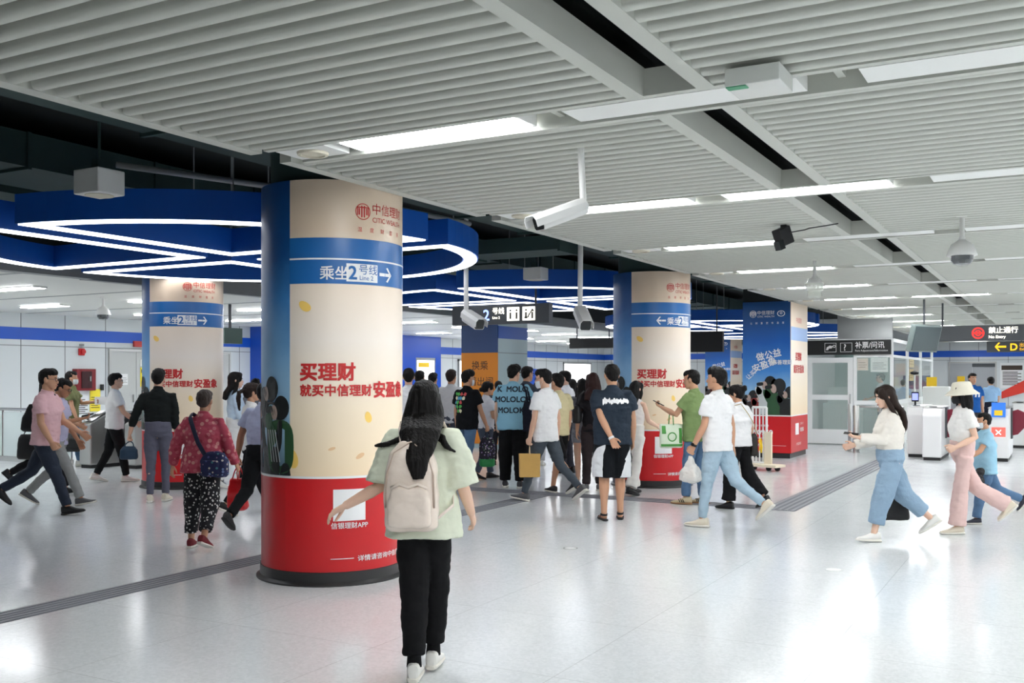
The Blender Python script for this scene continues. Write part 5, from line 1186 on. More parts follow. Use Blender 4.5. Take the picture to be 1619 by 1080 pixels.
PP['far_l'] = person(404, 740, 599, 10, 'dark haired person in a grey top, farther off past the pale blue polo man', legs=STAND, skin=1, top=T_('tee', (120, 124, 130)), bottom=B_('pants', (30, 32, 36)), shoes=SH_K, hair=('short', 0))
# --- crowd
PP['c1'] = person(646, 773, 582, -6, 'man in a white shirt, his head showing between the front column and the backpack woman', legs=STEP, skin=0, top=T_('tee', (236, 236, 238)), bottom=B_('pants', (40, 42, 50)), shoes=SH_K, hair=('short', 0))
PP['c2'] = person(663, 752, 587, 10, 'black haired person mostly hidden behind the backpack woman, nearest the white shirt man', legs=STAND, skin=0, top=T_('tee', (200, 204, 210)), bottom=B_('pants', (40, 42, 50)), shoes=SH_K, hair=('short', 0, 1.1))
PP['c3'] = person(684, 738, 590, 20, 'person behind the backpack woman, only dark hair showing above her head', legs=STAND, girl=True, skin=0, top=T_('tee', (190, 170, 160)), bottom=B_('pants', (50, 52, 60)), shoes=SH_K, hair=('short', 0, 1.1))
PP['c4'] = person(713, 752, 585, 24, 'man in a plain pale grey tee standing left of the orange transfer pillar', legs=STAND, skin=1, arms=(HANG, HANG), top=T_('tee', (216, 216, 218)), bottom=B_('pants', (70, 74, 84)), shoes=SH_W, hair=('short', H_BROWN))
PP['print'] = person(738, 765, 585, 38, 'masked person in a black tee with a bright printed back', legs=STEP, skin=1, arms=(HANG, ('sw', 14, 8, 12)), head=(14, 4), top=T_('tee', (18, 20, 24), loose=1.1, hem=.82), bottom=B_('pants', mat=JEAN), shoes=SH_K, hair=('short', H_BLACK, 1.3), mask=M_MASK, curl=('relax', 'grip'), faced=True)
PP['bunw'] = person(768, 757, 603, 60, 'woman with a low bun in a white tee and grey jeans beside the lettered tee', legs=STEP, girl=True, girth=1.12, skin=1, arms=(('sw', 4, 8, 40), ('sw', 8, 8, 60)), head=(6, 8), top=T_('tee', (232, 232, 238), hem=.88), bottom=B_('pants', mat=mat('denim_slate', (74, 84, 100), .85, var=.15)), shoes=SH_K, hair=('bun', H_BLACK, .07), faced=True, glasses=True)
PP['bl2'] = person(788, 735, 603, 0, 'black haired person peeping between the low bun woman and the blue lettered tee', legs=STAND, skin=1, top=T_('tee', (60, 60, 66)), bottom=B_('pants', (40, 40, 46)), shoes=SH_K, hair=('short', 0))
PP['molo'] = person(811, 771, 577, 10, 'man in a light blue tee printed with big dark letters standing with a black tote', legs=((4, 3), (-3, 4)), skin=0, splay=3, girth=1.06, arms=(('sw', 6, 10, 20), ('sw', 6, 10, 30)), head=(28, 6), top=T_('tee', (140, 190, 212), loose=1.2, hem=.80, sleeve=1.2), bottom=B_('taper', (18, 18, 20), loose=1.25), shoes=dict(mat=mat('shoe_two_tone', (60, 60, 64), .6), sole=M_SOLE), hair=('short', 0, 1.2), faced=True, glasses=True)
PP['grey2'] = person(832, 752, 580, 30, 'man in a dark grey tee just past the blue lettered tee man', legs=STAND, skin=1, top=T_('tee', (66, 72, 82)), bottom=B_('pants', (30, 32, 36)), shoes=SH_K, hair=('short', 0), faced=True, glasses=True, head=(20, 5))
PP['pinkw'] = person(851, 736, 602, 5, 'woman in a pale pink top farther off behind the paper bag man', legs=STAND, girl=True, skin=3, top=T_('tee', (226, 200, 200)), bottom=B_('pants', (200, 200, 204)), shoes=SH_W, hair=('bun', H_BROWN, .16))
PP['paper'] = person(863, 794, 579, -52, 'masked man in a loose white tee and grey trousers walking left with a paper bag', legs=((22, 3), (-24, 24)), skin=0, arms=(('sw', 4, 6, 10), ('sw', -8, 8, 14)), head=(-22, 8), top=T_('tee', (238, 238, 238), loose=1.12, hem=.80), bottom=B_('slim', (78, 86, 94), loose=1.08), shoes=dict(mat=mat('shoe_mesh', (92, 92, 94), .7), sole=M_SOLE), hair=('short', 0, 1.15), mask=M_MASK, glasses=True, faced=True, curl=('grip', 'relax'))
PP['beige'] = person(882, 782, 589, -40, 'man in a beige tee and black shorts behind the paper bag man', legs=((-20, 26), (16, 4)), skin=1, arms=(HANG, ('sw', 0, 10, 14)), top=T_('tee', (214, 202, 160), loose=1.1), bottom=B_('shorts', (22, 22, 24), loose=1.15), shoes=dict(mat=mat('shoe_black_white', (30, 30, 32), .6), sole=M_SOLE), hair=('short', 0, 1.1))
PP['collar'] = person(895, 748, 587, -60, 'man in a white top whose face shows above the beige tee', legs=STAND, skin=3, top=T_('tee', (238, 238, 240)), bottom=B_('pants', (60, 62, 70)), shoes=SH_K, hair=('short', 0), head=(-20, 4), mask=M_MASK, faced=True)
PP['romper'] = person(921, 766, 599, -4, 'woman with very long straight black hair in a short grey striped romper and sandals', legs=((-4, 4), (8, 8)), girl=True, skin=0, arms=(('sw', 10, 6, 40), ('sw', 10, 6, 40)), top=T_('tee', mat=mat('fabric_grey_stripe', (126, 126, 132), .85, var=.35, vscale=60, stretch=(6, 6, .4)), hem=.74, flare=1.1, name='romper'), bottom=B_('shorts', (150, 150, 156), len=.5, name='shorts'), shoes=dict(kind='sandal', mat=mat('sandal_brown', (110, 84, 64), .6), strap=0), hair=('long', H_BLACK, .42))
PP['far_w'] = person(905, 742, 600, -30, 'woman in a white top with black shoulder length hair behind the striped romper woman', legs=STAND, girl=True, skin=0, top=T_('tee', (214, 214, 216)), bottom=B_('pants', (50, 50, 56)), shoes=SH_K, hair=('bob', H_BLACK))
PP['backw'] = person(938, 776, 590, 12, 'woman in dark clothes with a black shoulder bag partly hidden by the man in sandals', legs=((-6, 6), (6, 6)), girl=True, skin=1, arms=(('sw', -4, 12, 14), HANG), head=(-30, 5), top=T_('tee', (34, 32, 36)), bottom=B_('pants', (52, 44, 46), loose=1.1), shoes=SH_G, hair=('long', H_RED, .22))
PP['sandals'] = person(968, 822, 576, -3, 'man in black shorts and sandals with one hand behind his back', legs=((-2, 2), (6, 6)), girth=1.1, skin=1, arms=(('to', (-.03, -.2, .88), (-.9, -.3, -.3)), ('sw', 6, 9, 16)), head=(-8, 2), splay=1,
    top=T_('tee', (44, 54, 66), loose=1.12, hem=.82, sleeve=1.08), bottom=B_('shorts', (20, 23, 27), loose=1.25, len=1.0), shoes=dict(kind='sandal', mat=mat('sandal_black', (24, 24, 26), .6)), hair=('short', H_BLACK, .9), curl=('relax', 'hold'), palm=((0, -1, .1), None))
PP['whitew'] = person(1003, 782, 602, 40, 'woman with shoulder length hair in a white top and wide white trousers beside the column', legs=STEP, girl=True, skin=3, arms=(HANG, ('sw', 20, 6, 50)), head=(10, 10), top=T_('tank', (236, 228, 224), hem=.98, name='vest_top'), bottom=B_('wide', (232, 228, 222), loose=.82, waist=1.05), shoes=dict(mat=SH_K['mat'], sole=M_SOLEK), hair=('bob', H_BLACK))
PP['green'] = person(1098, 797, 585, -58, 'man in a green tee and jeans looking at his phone, bag on his arm', legs=((8, 4), (-4, 4)), skin=1, girth=1.04, arms=(('to', (-.14, .38, 1.22), (-.3, 0, -1)), HANG), head=(-5, 10), top=T_('tee', (128, 150, 98), loose=1.1, hem=.80), bottom=B_('pants', mat=JEAN), shoes=dict(mat=mat('shoe_sand', (206, 190, 156), .7), sole=M_SOLEB, stripe=M_SOLEK), hair=('short', 0), curl=('hold', 'relax'), palm=((.3, 0, 1), None))
PP['white_r'] = person(1135, 834, 580, -52, 'man in a white tee and light jeans walking left with a plastic bag', legs=((12, 3), (-24, 32)), skin=1, girth=1.04, arms=(('sw', 10, 7, 18), ('sw', -12, 8, 12)), lean=2, head=(-6, 0), top=T_('tee', (240, 240, 240), loose=1.14, hem=.82, sleeve=1.05), bottom=B_('slim', mat=JEANL, loose=1.08), shoes=dict(mat=SH_C['mat'], sole=M_SOLE), hair=('short', H_BLACK, 1.2), curl=('grip', 'relax'))
PP['bun_r'] = person(1168, 805, 608, -42, 'woman with a high bun in a white tee and wide black trousers', legs=((10, 4), (-14, 26)), girl=True, girth=1.14, skin=1, arms=(HANG, ('sw', -8, 12, 20)), head=(-14, 6), top=T_('tee', (238, 238, 238), loose=1.2, hem=.86), bottom=B_('wide', (22, 22, 24), loose=.85, len=.9), shoes=SH_K, hair=('bun', H_BLACK, .17))
# --- right group
PP['jeansw'] = person(1408, 855, 606, -88, 'woman with very long hair in a cream sweater and wide cropped jeans striding left', legs=((17, 4), (-25, 24)), girl=True, girth=1.14, skin=3, arms=(('to', (-.08, .36, 1.12), (0, -.6, -1)), ('sw', 16, 6, 60)), head=(-2, 14), lean=3,
    top=T_('long', (234, 228, 218), hem=.95, loose=1.1, sleeve=1.15, name='sweater'), bottom=B_('capri', mat=JEANB, len=.72, loose=1.22, waist=1.02), shoes=dict(mat=SH_W['mat'], sole=M_SOLE), hair=('long', H_BROWN, .40), curl=('hold', 'relax'), palm=((.3, 0, 1), None), faced=True)
PP['hat'] = person(1522, 843, 612, -84, 'woman in a cream bucket hat, white tee and wide pink trousers walking left', legs=((8, 3), (-26, 34)), girl=True, girth=1.02, skin=3, arms=(('sw', -14, 8, 78), ('sw', -14, 8, 10)), head=(0, 4), height=1.55, lean=1,
    top=T_('tee', (238, 236, 232), hem=.97, loose=1.1), bottom=B_('wide', (222, 190, 184), loose=.88, waist=1.06), shoes=dict(mat=SH_C['mat'], sole=M_SOLE), hair=('bob', H_BLACK), mask=M_MASKK, faced=True, curl=('grip', 'relax'))
PP['boy'] = person(1558, 828, 652, -84, 'small boy in a light blue tee and jeans holding hands behind the bucket hat woman', legs=((14, 4), (-30, 40)), skin=1, girth=1.12, arms=(('sw', 34, 6, 26), ('sw', -16, 10, 10)), head=(0, 4), top=T_('tee', (156, 200, 222), loose=1.18, hem=.78, sleeve=1.1), bottom=B_('pants', mat=JEAN, loose=1.15), shoes=dict(mat=mat('shoe_navy', (44, 46, 58), .6), sole=M_SOLE), hair=('short', 0), mask=M_MASK, faced=True)
PP['bluet'] = person(1537, 0, 590, 176, 'man in a royal blue tee facing the viewer behind the ticket gates', D=22.0, legs=STEP, skin=1, arms=(HANG, HANG), top=T_('tee', (30, 88, 160), loose=1.08), bottom=B_('pants', (60, 62, 70)), shoes=SH_K, hair=('short', 0), faced=True)
PP['guard'] = person(1567, 0, 601, 10, 'guard in a light blue uniform shirt seen from behind past the ticket gates', D=25.5, legs=STAND, skin=1, height=1.60, arms=(('sw', 14, 6, 30), ('sw', 14, 6, 30)), top=T_('tee', (150, 186, 222), hem=.97, name='uniform_shirt'), bottom=B_('pants', (30, 34, 50), waist=1.02), shoes=SH_K, hair=('bun', H_BLACK, .08))
PP['clerk'] = person(1393, 0, 591, -70, 'man in glasses and a white shirt behind the fare office glass', D=25.9, legs=STAND, skin=0, arms=(HANG, ('sw', 20, 6, 50)), top=T_('tee', (236, 238, 240), name='shirt'), bottom=B_('pants', (40, 44, 54)), shoes=SH_K, hair=('short', 0), glasses=True, faced=True)
PP['staff'] = person(1428, 0, 600, 30, 'staff member in a blue uniform seen through the side glass of the fare office', D=29.0, legs=STAND, skin=1, height=1.52, top=T_('tee', (150, 180, 220), name='uniform_shirt'), bottom=B_('pants', (40, 44, 60)), shoes=SH_K, hair=('short', 0))
# ================================================================ things people carry and wear
def held(P, name, label, cat, base, group=None):
    e = bpy.data.objects.new(name, None); C.objects.link(e); e.location = wpos(P, base); e.rotation_euler = P.e.rotation_euler; e.empty_display_size = .1
    tag(e, label, cat, group); b = Vector(base); s = P.s
    return e, (lambda *p: (Vector(p[0]) if len(p) == 1 else Vector(p)) * s - b * s)
def rsec(L, cx, cy, z, hx, hy, n=16, pw=.55):
    return [L(cx + hx * math.copysign(abs(math.cos(a)) ** pw, math.cos(a)), cy + hy * math.copysign(abs(math.sin(a)) ** pw, math.sin(a)), z) for a in [2 * math.pi * (j + .5) / n for j in range(n)]]
def bag_body(L, c, secs, rot=0):
    cx, cy = c[0], c[1]; cr, sr = math.cos(R(rot)), math.sin(R(rot)); rs = []
    for z, hx, hy in secs:
        rs.append([L(cx + x * cr - y * sr, cy + x * sr + y * cr, c[2] + z) for x, y in [(hx * math.copysign(abs(math.cos(a)) ** .55, math.cos(a)), hy * math.copysign(abs(math.sin(a)) ** .55, math.sin(a))) for a in [2 * math.pi * (j + .5) / 18 for j in range(18)]]])
    return MB().rings(rs)
def soften(me, amp=.006, fr=9, seed=1):
    rumple(me, amp, (fr, fr, fr * 1.4), seed); return me
def loop(L, a, b, top, r, n=9):
    a, b, top = Vector(a), Vector(b), Vector(top); pts = []
    for i in range(n + 1):
        t = i / n; q = a.lerp(b, t); k = math.sin(math.pi * t) ** .6; mid = (a + b) / 2; pts.append(L(q + (top - mid) * k))
    return MB().tube(pts, r, 8)
def finish(name, mb, m, e, amp=.005, fr=9, vox=.011, it=3):
    me = solid(mb, vox, it, name); soften(me, amp, fr, random.random() * 9); return obj(name, me, m, e, smooth=True)
# backpack on the front woman
P = PP['front']; e, L = held(P, 'backpack', 'shiny cream pink backpack worn by the woman in the pale green tee', 'backpack', (-.03, -.24, .87))
M_PACK = mat('pack_cream', (236, 220, 206), .27, spec=.6, bump=.15, bscale=25)
def bp(z, hx, hy, cy=-.235): return rsec(L, -.03, cy, z, hx, hy, 22, .6)
finish('pack_body', MB().rings([bp(.865, .12, .06), bp(.89, .148, .078), bp(1.05, .152, .085), bp(1.2, .145, .078), bp(1.3, .118, .062, -.225), bp(1.355, .075, .042, -.215), bp(1.375, .03, .02, -.21)]), M_PACK, e, .006, 8, .008)
finish('front_pocket', MB().rings([rsec(L, -.03, -.305, z, hx, hy, 20, .6) for z, hx, hy in ((.89, .1, .03), (.91, .122, .042), (1.04, .12, .046), (1.1, .1, .038), (1.125, .07, .02))]), M_PACK, e, .007, 12, .008)
obj('pocket_flap', MB().tube([L(-.13, -.325, 1.11), L(-.08, -.335, 1.135), L(-.03, -.34, 1.115), L(.02, -.335, 1.135), L(.07, -.325, 1.11)], .009, 8), M_PACK, e, smooth=True)
for sx in (-1, 1):
    obj('shoulder_strap', MB().tube([L(-.03 + sx * .05, -.21, 1.35), L(sx * .085 - .01, -.16, 1.425), L(sx * .105, -.05, 1.462), L(sx * .115, .07, 1.40)], [(.022, .007)] * 4, 8, ref=(1, 0, 0)), M_PACK, e, smooth=True)
    obj('lower_strap', MB().tube([L(-.03 + sx * .14, -.2, .93), L(sx * .185, -.1, .99), L(sx * .17, .02, 1.08)], [(.004, .012)] * 3, 8), M_PACK, e, smooth=True)
obj('top_handle', loop(L, (-.055, -.215, 1.365), (-.005, -.215, 1.365), (-.03, -.22, 1.385), .008), M_PACK, e, smooth=True)
obj('zip', MB().tube([L(-.165, -.3, 1.0), L(-.16, -.295, 1.18), L(-.12, -.28, 1.3), L(-.03, -.262, 1.36), L(.06, -.28, 1.3), L(.1, -.295, 1.18), L(.105, -.3, 1.0)], .005, 6), mat('zip_tan', (196, 174, 156), .4), e, smooth=True)
def star(mb): poly(mb, FLAT, [(.05 * (1 if i % 2 else .5) * math.cos(i * .628 + .3), .05 * (1 if i % 2 else .5) * math.sin(i * .628 + .3)) for i in range(10)])
project(P, P.top, star, (-.14, -.1, 1.25), (1, 0, 0), (0, 0, 1), (0, 1, 0), mats=M_BLACK, name='star_print')
# shoulder bag of the pink tee man, tote of the woman behind him
P = PP['pink']; e, L = held(P, 'shoulder_bag', 'black shoulder bag slung behind the man in the pink tee', 'bag', (-.12, -.24, .94))
finish('bag_body', bag_body(L, (-.1, -.2, .94), [(0, .05, .09), (.03, .07, .12), (.16, .06, .1), (.32, .02, .03)], 0), M_BLACK, e); obj('strap', MB().tube([L(-.1, -.22, 1.2), L(-.08, -.14, 1.32), L(-.06, -.05, 1.445), L(-.02, .1, 1.36)], [(.02, .005)] * 4, 8), M_BLACK, e, smooth=True)
P = PP['dark']; e, L = held(P, 'tote_bag', 'black cloth bag hanging low behind the pink tee man', 'bag', (.0, -.25, .5))
finish('bag_body', bag_body(L, (-.02, -.28, .5), [(0, .06, .13), (.03, .07, .15), (.3, .06, .13), (.36, .04, .09)]), M_BLACK, e); obj('strap', loop(L, (-.02, -.34, .84), (-.02, -.2, .84), (-.1, -.1, 1.3), .008), M_BLACK, e, smooth=True)
P = PP['khaki']; h = P.hand[1]['grip']; e, L = held(P, 'holdall', 'black holdall with zipped pocket in the hand of the masked man in khaki', 'bag', (h.x, h.y, h.z - .5))
finish('bag_body', bag_body(L, (h.x, h.y, h.z - .48), [(0, .08, .2), (.04, .1, .24), (.22, .1, .23), (.34, .05, .16), (.37, .02, .12)]), M_BLACK, e); obj('handle', loop(L, (h.x, h.y - .1, h.z - .14), (h.x, h.y + .1, h.z - .14), (h.x, h.y, h.z), .011), M_BLACK, e, smooth=True)
obj('pocket', MB().rings([rsec(L, h.x + .1, h.y, z, .02, .14) for z in (h.z - .42, h.z - .26)]), mat('bag_black_matt', (30, 32, 32), .8), e, bevel=.01)
h = P.hand[0]['grip']; e, L = held(P, 'paper_sheet', 'white paper sheet held up by the masked man in khaki', 'paper', h); obj('sheet', MB().box(*L(h.x - .004, h.y - .05, h.z - .06), *L(h.x + .0, h.y + .2, h.z + .08)), M_INK_W, e)
P = PP['lav']; h = P.hand[1]['grip']
def phone(P, hand, label, tilt=.5):
    H = P.hand[hand]; c = H['w'] + H['d'] * .085 + H['n'] * .03; e, L = held(P, 'phone', label, 'phone', c)
    Mx = Matrix((H['t'], H['d'], H['n'])).transposed(); s = P.s
    obj('case', MB().obox((0, 0, 0), .036 * s, .075 * s, .0045 * s, Mx), M_BLACK, e, bevel=.003); obj('screen', MB().obox(H['n'] * .0055 * s, .032 * s, .07 * s, .0008 * s, Mx), mat('phone_screen', (40, 50, 62), .08), e); return e
phone(P, 1, 'dark phone in the hand of the bespectacled man in lavender')
P = PP['black']; h = P.hand[0]['grip']; e, L = held(P, 'handbag', 'small dark teal bag in the hand of the man in the black shirt', 'bag', (h.x, h.y, h.z - .24))
finish('bag_body', bag_body(L, (h.x - .02, h.y + .02, h.z - .23), [(0, .1, .035), (.02, .115, .05), (.12, .11, .045), (.17, .07, .02)]), mat('bag_teal', (36, 62, 84), .6), e, .004); obj('handle', loop(L, (h.x - .08, h.y + .02, h.z - .07), (h.x + .04, h.y + .02, h.z - .07), (h.x, h.y, h.z), .007), mat('bag_teal', (36, 62, 84)), e, smooth=True)
P = PP['elder']; e, L = held(P, 'crossbody_bag', 'navy flowered shoulder bag at the hip of the elderly woman in red', 'bag', (.17, -.14, .78)); M_FLO = spots('bag_flower', (40, 46, 84), [(120, 140, 190), (90, 90, 150), (150, 120, 160), (80, 140, 150), (210, 200, 190)], 26, .3)
finish('bag_body', bag_body(L, (.18, -.13, .78), [(0, .13, .06), (.03, .16, .085), (.17, .16, .08), (.25, .12, .05), (.27, .05, .02)], -12), M_FLO, e, .007); obj('front_pocket', MB().rings([rsec(L, .17, -.22, z, k, .025) for z, k in ((.81, .09), (.83, .1), (.94, .1), (.96, .08))]), M_FLO, e, smooth='auto')
M_STR = mat('strap_navy', (34, 38, 62), .8)
obj('strap', MB().tube([L(.09, -.17, 1.02), L(.03, -.205, 1.15), L(-.03, -.185, 1.3), L(-.085, -.13, 1.41), L(-.1, -.04, 1.45), L(-.05, .1, 1.38), L(.1, .2, 1.1), L(.24, -.02, 1.0)], [(.022, .005)] * 8, 8), M_STR, e, smooth=True)
P = PP['polo']; h = P.hand[0]['grip']; e, L = held(P, 'shopping_bag', 'red plastic shopping bag in the hand of the man in the pale blue polo', 'bag', (h.x, h.y, h.z - .5)); M_RB = mat('bag_red', (222, 32, 38), .3, bump=.3, bscale=18)
finish('bag_body', bag_body(L, (h.x, h.y, h.z - .5), [(0, .09, .05), (.03, .12, .07), (.2, .12, .075), (.33, .1, .05), (.36, .08, .04)], 22), M_RB, e, .013, 8)
for q in (-.04, .04): obj('handle', loop(L, (h.x + q, h.y - .06, h.z - .16), (h.x + q, h.y + .06, h.z - .16), (h.x, h.y, h.z), .007), M_RB, e, smooth=True)
P = PP['print']; h = P.hand[1]['grip']; e, L = held(P, 'flowered_bag', 'black flowered bag with a green base held by the black tee person', 'bag', (h.x, h.y, h.z - .5))
M_FL2 = spots('bag_flower_dark', (44, 40, 54), [(170, 150, 190), (120, 110, 150), (200, 190, 196), (90, 120, 90)], 30, .34)
finish('bag_body', bag_body(L, (h.x, h.y, h.z - .42), [(0, .1, .05), (.03, .12, .06), (.24, .12, .06), (.33, .08, .03)], 38), M_FL2, e, .007); finish('green_base', bag_body(L, (h.x, h.y, h.z - .53), [(0, .09, .05), (.02, .115, .06), (.12, .115, .06)], 38), mat('bag_green', (36, 140, 72), .5), e, .005)
obj('handle', loop(L, (h.x, h.y - .06, h.z - .1), (h.x, h.y + .06, h.z - .1), (h.x, h.y, h.z), .008), M_FL2, e, smooth=True)
P = PP['molo']; e, L = held(P, 'tote_bag', 'black tote bag on the shoulder of the blue lettered tee man', 'bag', (.27, -.05, .8)); M_TOTE = cloth((30, 32, 44))
finish('bag_body', bag_body(L, (.25, -.1, .78), [(0, .03, .14), (.02, .045, .16), (.3, .045, .16), (.42, .03, .15)], 65), M_TOTE, e, .008)
for q in (-.05, .03): obj('strap', MB().tube([L(.25 + q * .4, -.12 + q, 1.18), L(.22 + q * .2, -.1 + q, 1.32), L(.15, -.04 + q * .5, 1.435), L(.17, .08, 1.3), L(.25, .06, 1.15)], [(.014, .004)] * 5, 8), M_TOTE, e, smooth=True)
for tx_, uu, vv in (('K  MOLO', -.2, .16), ('MOLOLOK', -.23, .02), ('MOLOK', -.19, -.13)):
    project(P, P.top, lambda mb: text(mb, tx_, FLAT, .105, uu, vv, bold=.05), (0, -.1, 1.17), (1, 0, 0), (0, 0, 1), (0, 1, 0), mats=mat('print_navy', (36, 48, 62), .8), name='letter_print')
P = PP['print']
def blobs(mb):
    random.seed(5)
    for r_ in range(5):
        for c_ in range(4 if r_ < 2 else 3):
            u, v = -.09 + c_ * .06 + random.uniform(-.008, .008), .12 - r_ * .062; n = 9
            poly(mb, FLAT, [(u + .032 * random.uniform(.7, 1.1) * math.cos(2 * math.pi * i / n), v + .03 * random.uniform(.7, 1.1) * math.sin(2 * math.pi * i / n)) for i in range(n)], random.randrange(5))
project(P, P.top, blobs, (-.05, -.1, 1.22), (1, 0, 0), (0, 0, 1), (0, 1, 0), mats=[mat('ink_%d' % i, c, .7) for i, c in enumerate([(232, 230, 60), (80, 170, 210), (220, 90, 90), (90, 190, 90), (240, 236, 200)])], name='colour_print')
P = PP['sandals']
def graf(mb):
    random.seed(2)
    for i in range(26):
        u = -.135 + i * .0108 + random.uniform(-.003, .003); h_ = random.uniform(.02, .04); c_ = random.uniform(-.01, .01); n = 9
        poly(mb, lambda a, b_: (a, b_, .0004 * i), [(u + .013 * random.uniform(.6, 1.3) * math.cos(2 * math.pi * k / n), c_ + h_ * random.uniform(.5, 1.1) * math.sin(2 * math.pi * k / n)) for k in range(n)])
project(P, P.top, graf, (.02, -.1, 1.3), (1, 0, 0), (0, 0, 1), (0, 1, 0), mats=M_INK_W, name='white_print')
project(P, P.bottom, lambda mb: poly(mb, FLAT, [(-.1, -.2), (.06, -.2), (.06, .16), (-.02, .12), (-.1, 0)]), (-.12, -.06, .67), (.6, -.75, 0), (0, 0, 1), (.75, .6, 0), mats=cloth((226, 228, 230)), name='side_panel', off=.007)
project(P, P.bottom, lambda mb: poly(mb, FLAT, [(-.05, -.2), (.05, -.2), (.02, .14), (-.05, 0)]), (.14, -.06, .67), (.5, .85, 0), (0, 0, 1), (-.9, .4, 0), mats=cloth((226, 228, 230)), name='side_panel', off=.007)
phone(P, 1, 'dark phone in the lowered hand of the man in sandals')
S0, E_, Wp, fd, sd = P.arm[0]; obj('bracelet', MB().tube([(Wp - fd * .012) * P.s, (Wp + fd * .012) * P.s], .033 * P.s, 16), M_INK_W, P.e, smooth='auto')
P = PP['paper']; h = P.hand[0]['grip']; e, L = held(P, 'paper_bag', 'brown paper carrier bag held by the masked man in the loose white tee', 'bag', (h.x, h.y, h.z - .38)); M_PB = mat('kraft_paper', (206, 164, 92), .8, bump=.3, bscale=12, var=.1)
cr = [(math.cos(R(-45)) * x - math.sin(R(-45)) * y, math.sin(R(-45)) * x + math.cos(R(-45)) * y) for x, y in ((-.13, -.05), (.13, -.05), (.13, .05), (-.13, .05))]
pb = MB().rings([[L(h.x + x * k, h.y + y * k, z) for x, y in cr] for z, k in ((h.z - .39, .96), (h.z - .1, 1.0))]); pbo = obj('bag_body', pb, M_PB, e, bevel=.006)
for q in (-1, 1): ox, oy = -math.sin(R(-45)) * .04 * q, math.cos(R(-45)) * .04 * q; obj('handle', loop(L, (h.x - .05 + ox, h.y - .04 + oy, h.z - .1), (h.x + .05 + ox, h.y + .04 + oy, h.z - .1), (h.x, h.y, h.z), .004), mat('paper_cord', (226, 206, 170), .8), e, smooth=True)
P = PP['backw']; e, L = held(P, 'shoulder_bag', 'black shoulder bag of the woman in dark clothes beside the man in sandals', 'bag', (-.24, -.08, .98)); finish('bag_body', bag_body(L, (-.22, -.1, .98), [(0, .05, .11), (.03, .065, .13), (.2, .06, .12), (.26, .03, .08)]), M_BLACK, e); obj('strap', MB().tube([L(-.22, -.14, 1.2), L(-.17, -.1, 1.38), L(-.13, -.02, 1.44), L(-.17, .08, 1.3), L(-.22, -.02, 1.2)], [(.014, .004)] * 5, 8), M_BLACK, e, smooth=True)
P = PP['green']; phone(P, 0, 'dark phone raised in the hand of the man in the green tee')
S0, E_, Wp, fd, sd = P.arm[0]; h = E_.lerp(Wp, .35) + Vector((0, 0, -.03)); e, L = held(P, 'carrier_bag', 'white and green carrier bag hanging on the forearm of the green tee man', 'bag', (h.x, h.y, h.z - .42)); M_GB = mat('bag_pale', (226, 238, 214), .5, bump=.2, bscale=14)
bb = finish('bag_body', bag_body(L, (h.x, h.y, h.z - .42), [(0, .14, .035), (.02, .15, .05), (.2, .15, .045), (.3, .15, .02)], -50), M_GB, e, .007)
class Q_: pass
fk = Q_(); fk.e = e; fk.s = P.s; ux = (math.cos(R(-50)), math.sin(R(-50)), 0); nv = (math.sin(R(-50)), -math.cos(R(-50)), 0)
for sgn in (1, -1):
    project(fk, bb, lambda mb: (quad(mb, FLAT, -.14, -.13, .14, -.1), disc(mb, FLAT, -.0, -.01, .06, 24, .045), quad(mb, FLAT, .09, -.09, .13, .1), quad(mb, FLAT, -.13, .03, -.08, .13)), (0, 0, .15), tuple(sgn * c for c in ux), (0, 0, 1), tuple(-sgn * c for c in nv), mats=mat('print_green', (70, 150, 60), .5), name='green_print', off=.002)
obj('handle', loop(L, (h.x - .04, h.y - .05, h.z - .13), (h.x + .04, h.y + .05, h.z - .13), (h.x, h.y, h.z + .06), .007), mat('print_green', (70, 150, 60)), e, smooth=True)
P = PP['white_r']; h = P.hand[0]['grip']; e, L = held(P, 'plastic_bag', 'white plastic bag with snacks in the hand of the light jeans man', 'bag', (h.x, h.y, h.z - .3)); M_PL = mat('film_bag', (238, 236, 230), .25, alpha=.8, bump=.4, bscale=20)
finish('bag_body', bag_body(L, (h.x, h.y, h.z - .3), [(0, .05, .06), (.03, .09, .11), (.12, .09, .1), (.2, .045, .05), (.29, .015, .02)]), M_PL, e, .012, 14, .009); obj('snack', MB().ell(L(h.x + .02, h.y + .02, h.z - .21), .05 * P.s, .06 * P.s, .045 * P.s), mat('snack_orange', (228, 170, 110), .7), e, smooth=True)
S0, E_, Wp, fd, sd = P.arm[0]; wt = obj('watch', MB().tube([(Wp - fd * .028) * P.s, (Wp - fd * .002) * P.s], .032 * P.s, 16), M_BLACK, P.e, smooth='auto'); obj('watch_face', MB().tube([(Wp - fd * .015 + Vector((-.03, 0, .005))) * P.s, (Wp - fd * .015 + Vector((-.04, 0, .005))) * P.s], .018 * P.s, 12), M_LENS, wt)
P = PP['bun_r']; e, L = held(P, 'crossbody_bag', 'black and yellow pouch with a thin strap at the high bun woman\'s hip', 'bag', (.2, -.08, .74)); finish('bag_body', bag_body(L, (.21, -.1, .72), [(0, .07, .04), (.02, .09, .055), (.26, .085, .05), (.31, .05, .02)], 40), mat('pouch_black', (40, 34, 30), .6), e, .004)
pz = MB().tube([L(.23, -.2, .77), L(.25, -.2, .84), L(.235, -.195, .93), L(.21, -.2, .96)], .012, 8).tube([L(.2, -.195, .8), L(.215, -.2, .88), L(.2, -.19, .94)], .01, 8); obj('yellow_trim', pz, M_YEL, e, smooth=True)
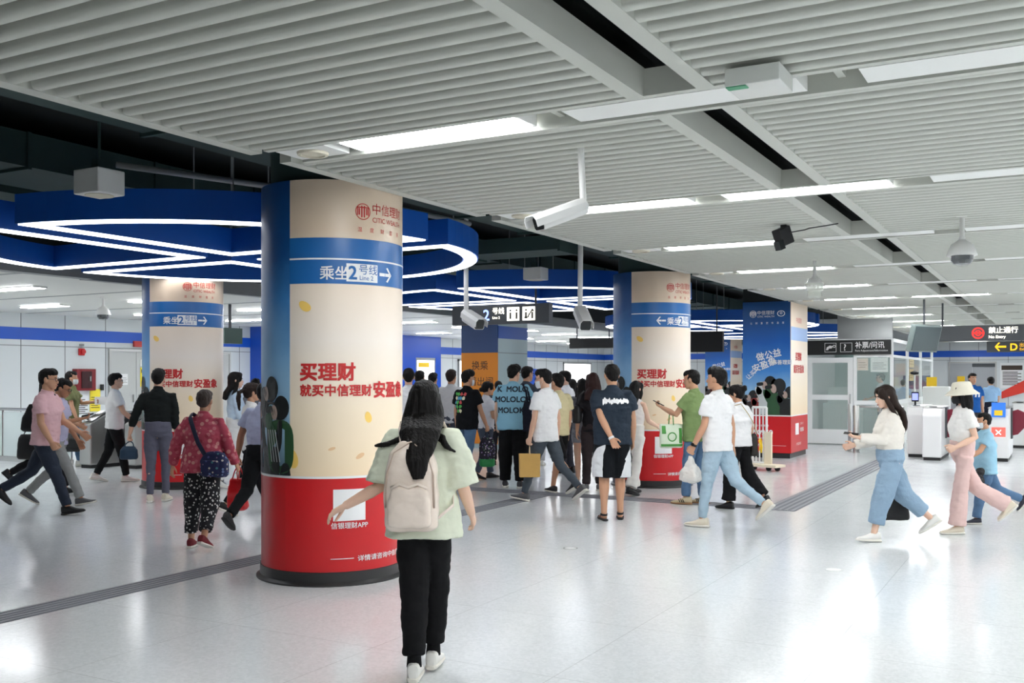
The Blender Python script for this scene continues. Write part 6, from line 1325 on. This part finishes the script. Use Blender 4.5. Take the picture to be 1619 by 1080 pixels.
obj('strap', MB().tube([L(.2, -.15, 1.02), L(.1, -.18, 1.16), L(-.02, -.17, 1.3), L(-.09, -.1, 1.44), L(-.08, .08, 1.4)], .006, 6), mat('strap_tan', (190, 170, 130), .7), e, smooth=True)
P = PP['jeansw']; phone(P, 0, 'dark phone in the hand of the woman in the cream sweater')
e, L = held(P, 'tote_bag', 'black boxy tote bag behind the legs of the woman in cropped jeans', 'bag', (.32, -.2, .18)); finish('bag_body', bag_body(L, (.33, -.12, .18), [(0, .06, .19), (.03, .07, .2), (.28, .06, .16), (.36, .04, .12)]), M_BLACK, e, .005)
for q in (-.03, .03): obj('handle', loop(L, (.33 + q, -.2, .52), (.33 + q, -.04, .52), (.3, -.06, .86), .008), M_BLACK, e, smooth=True)
# bucket hat
P = PP['hat']; s = P.s; Hd = P.Hd; M_HAT = mat('hat_cream', (232, 226, 208), .85, bump=.2, bscale=30)
def hr(z, r, dz=0): return [Hd(r * .95 * math.cos(2 * math.pi * j / 28), -.015 + r * 1.1 * math.sin(2 * math.pi * j / 28), z) * s for j in range(28)]
obj('bucket_hat', MB().rings([hr(.095, .168), hr(.1, .17), hr(.155, .112), hr(.222, .095), hr(.24, .082), hr(.246, .03)], cap=True), M_HAT, P.e, smooth='auto')
P = PP['boy']; e, L = held(P, 'plush_bag', 'fluffy black bag hanging between the boy and the pink trousers', 'bag', (-.2, .1, .5)); g = MB()
for c, r_ in (((-.24, .16, .82), .06), ((-.24, .18, .7), .08), ((-.22, .2, .58), .1), ((-.25, .1, .56), .08)): g.ell(L(*c), r_ * P.s, r_ * P.s, r_ * P.s)
finish('bag_body', g, M_BLACK, e, .016, 26)
P = PP['bluet']
def chest(mb):
    for q in (-.08, 0, .08): poly(mb, FLAT, [(q - .02, -.05), (q + .02, -.05), (q + .015, .02), (q + .02, .05), (q - .02, .05), (q - .015, .0)])
project(P, P.top, chest, (0, .1, 1.22), (-1, 0, 0), (0, 0, 1), (0, -1, 0), mats=M_INK_W, name='chest_print')
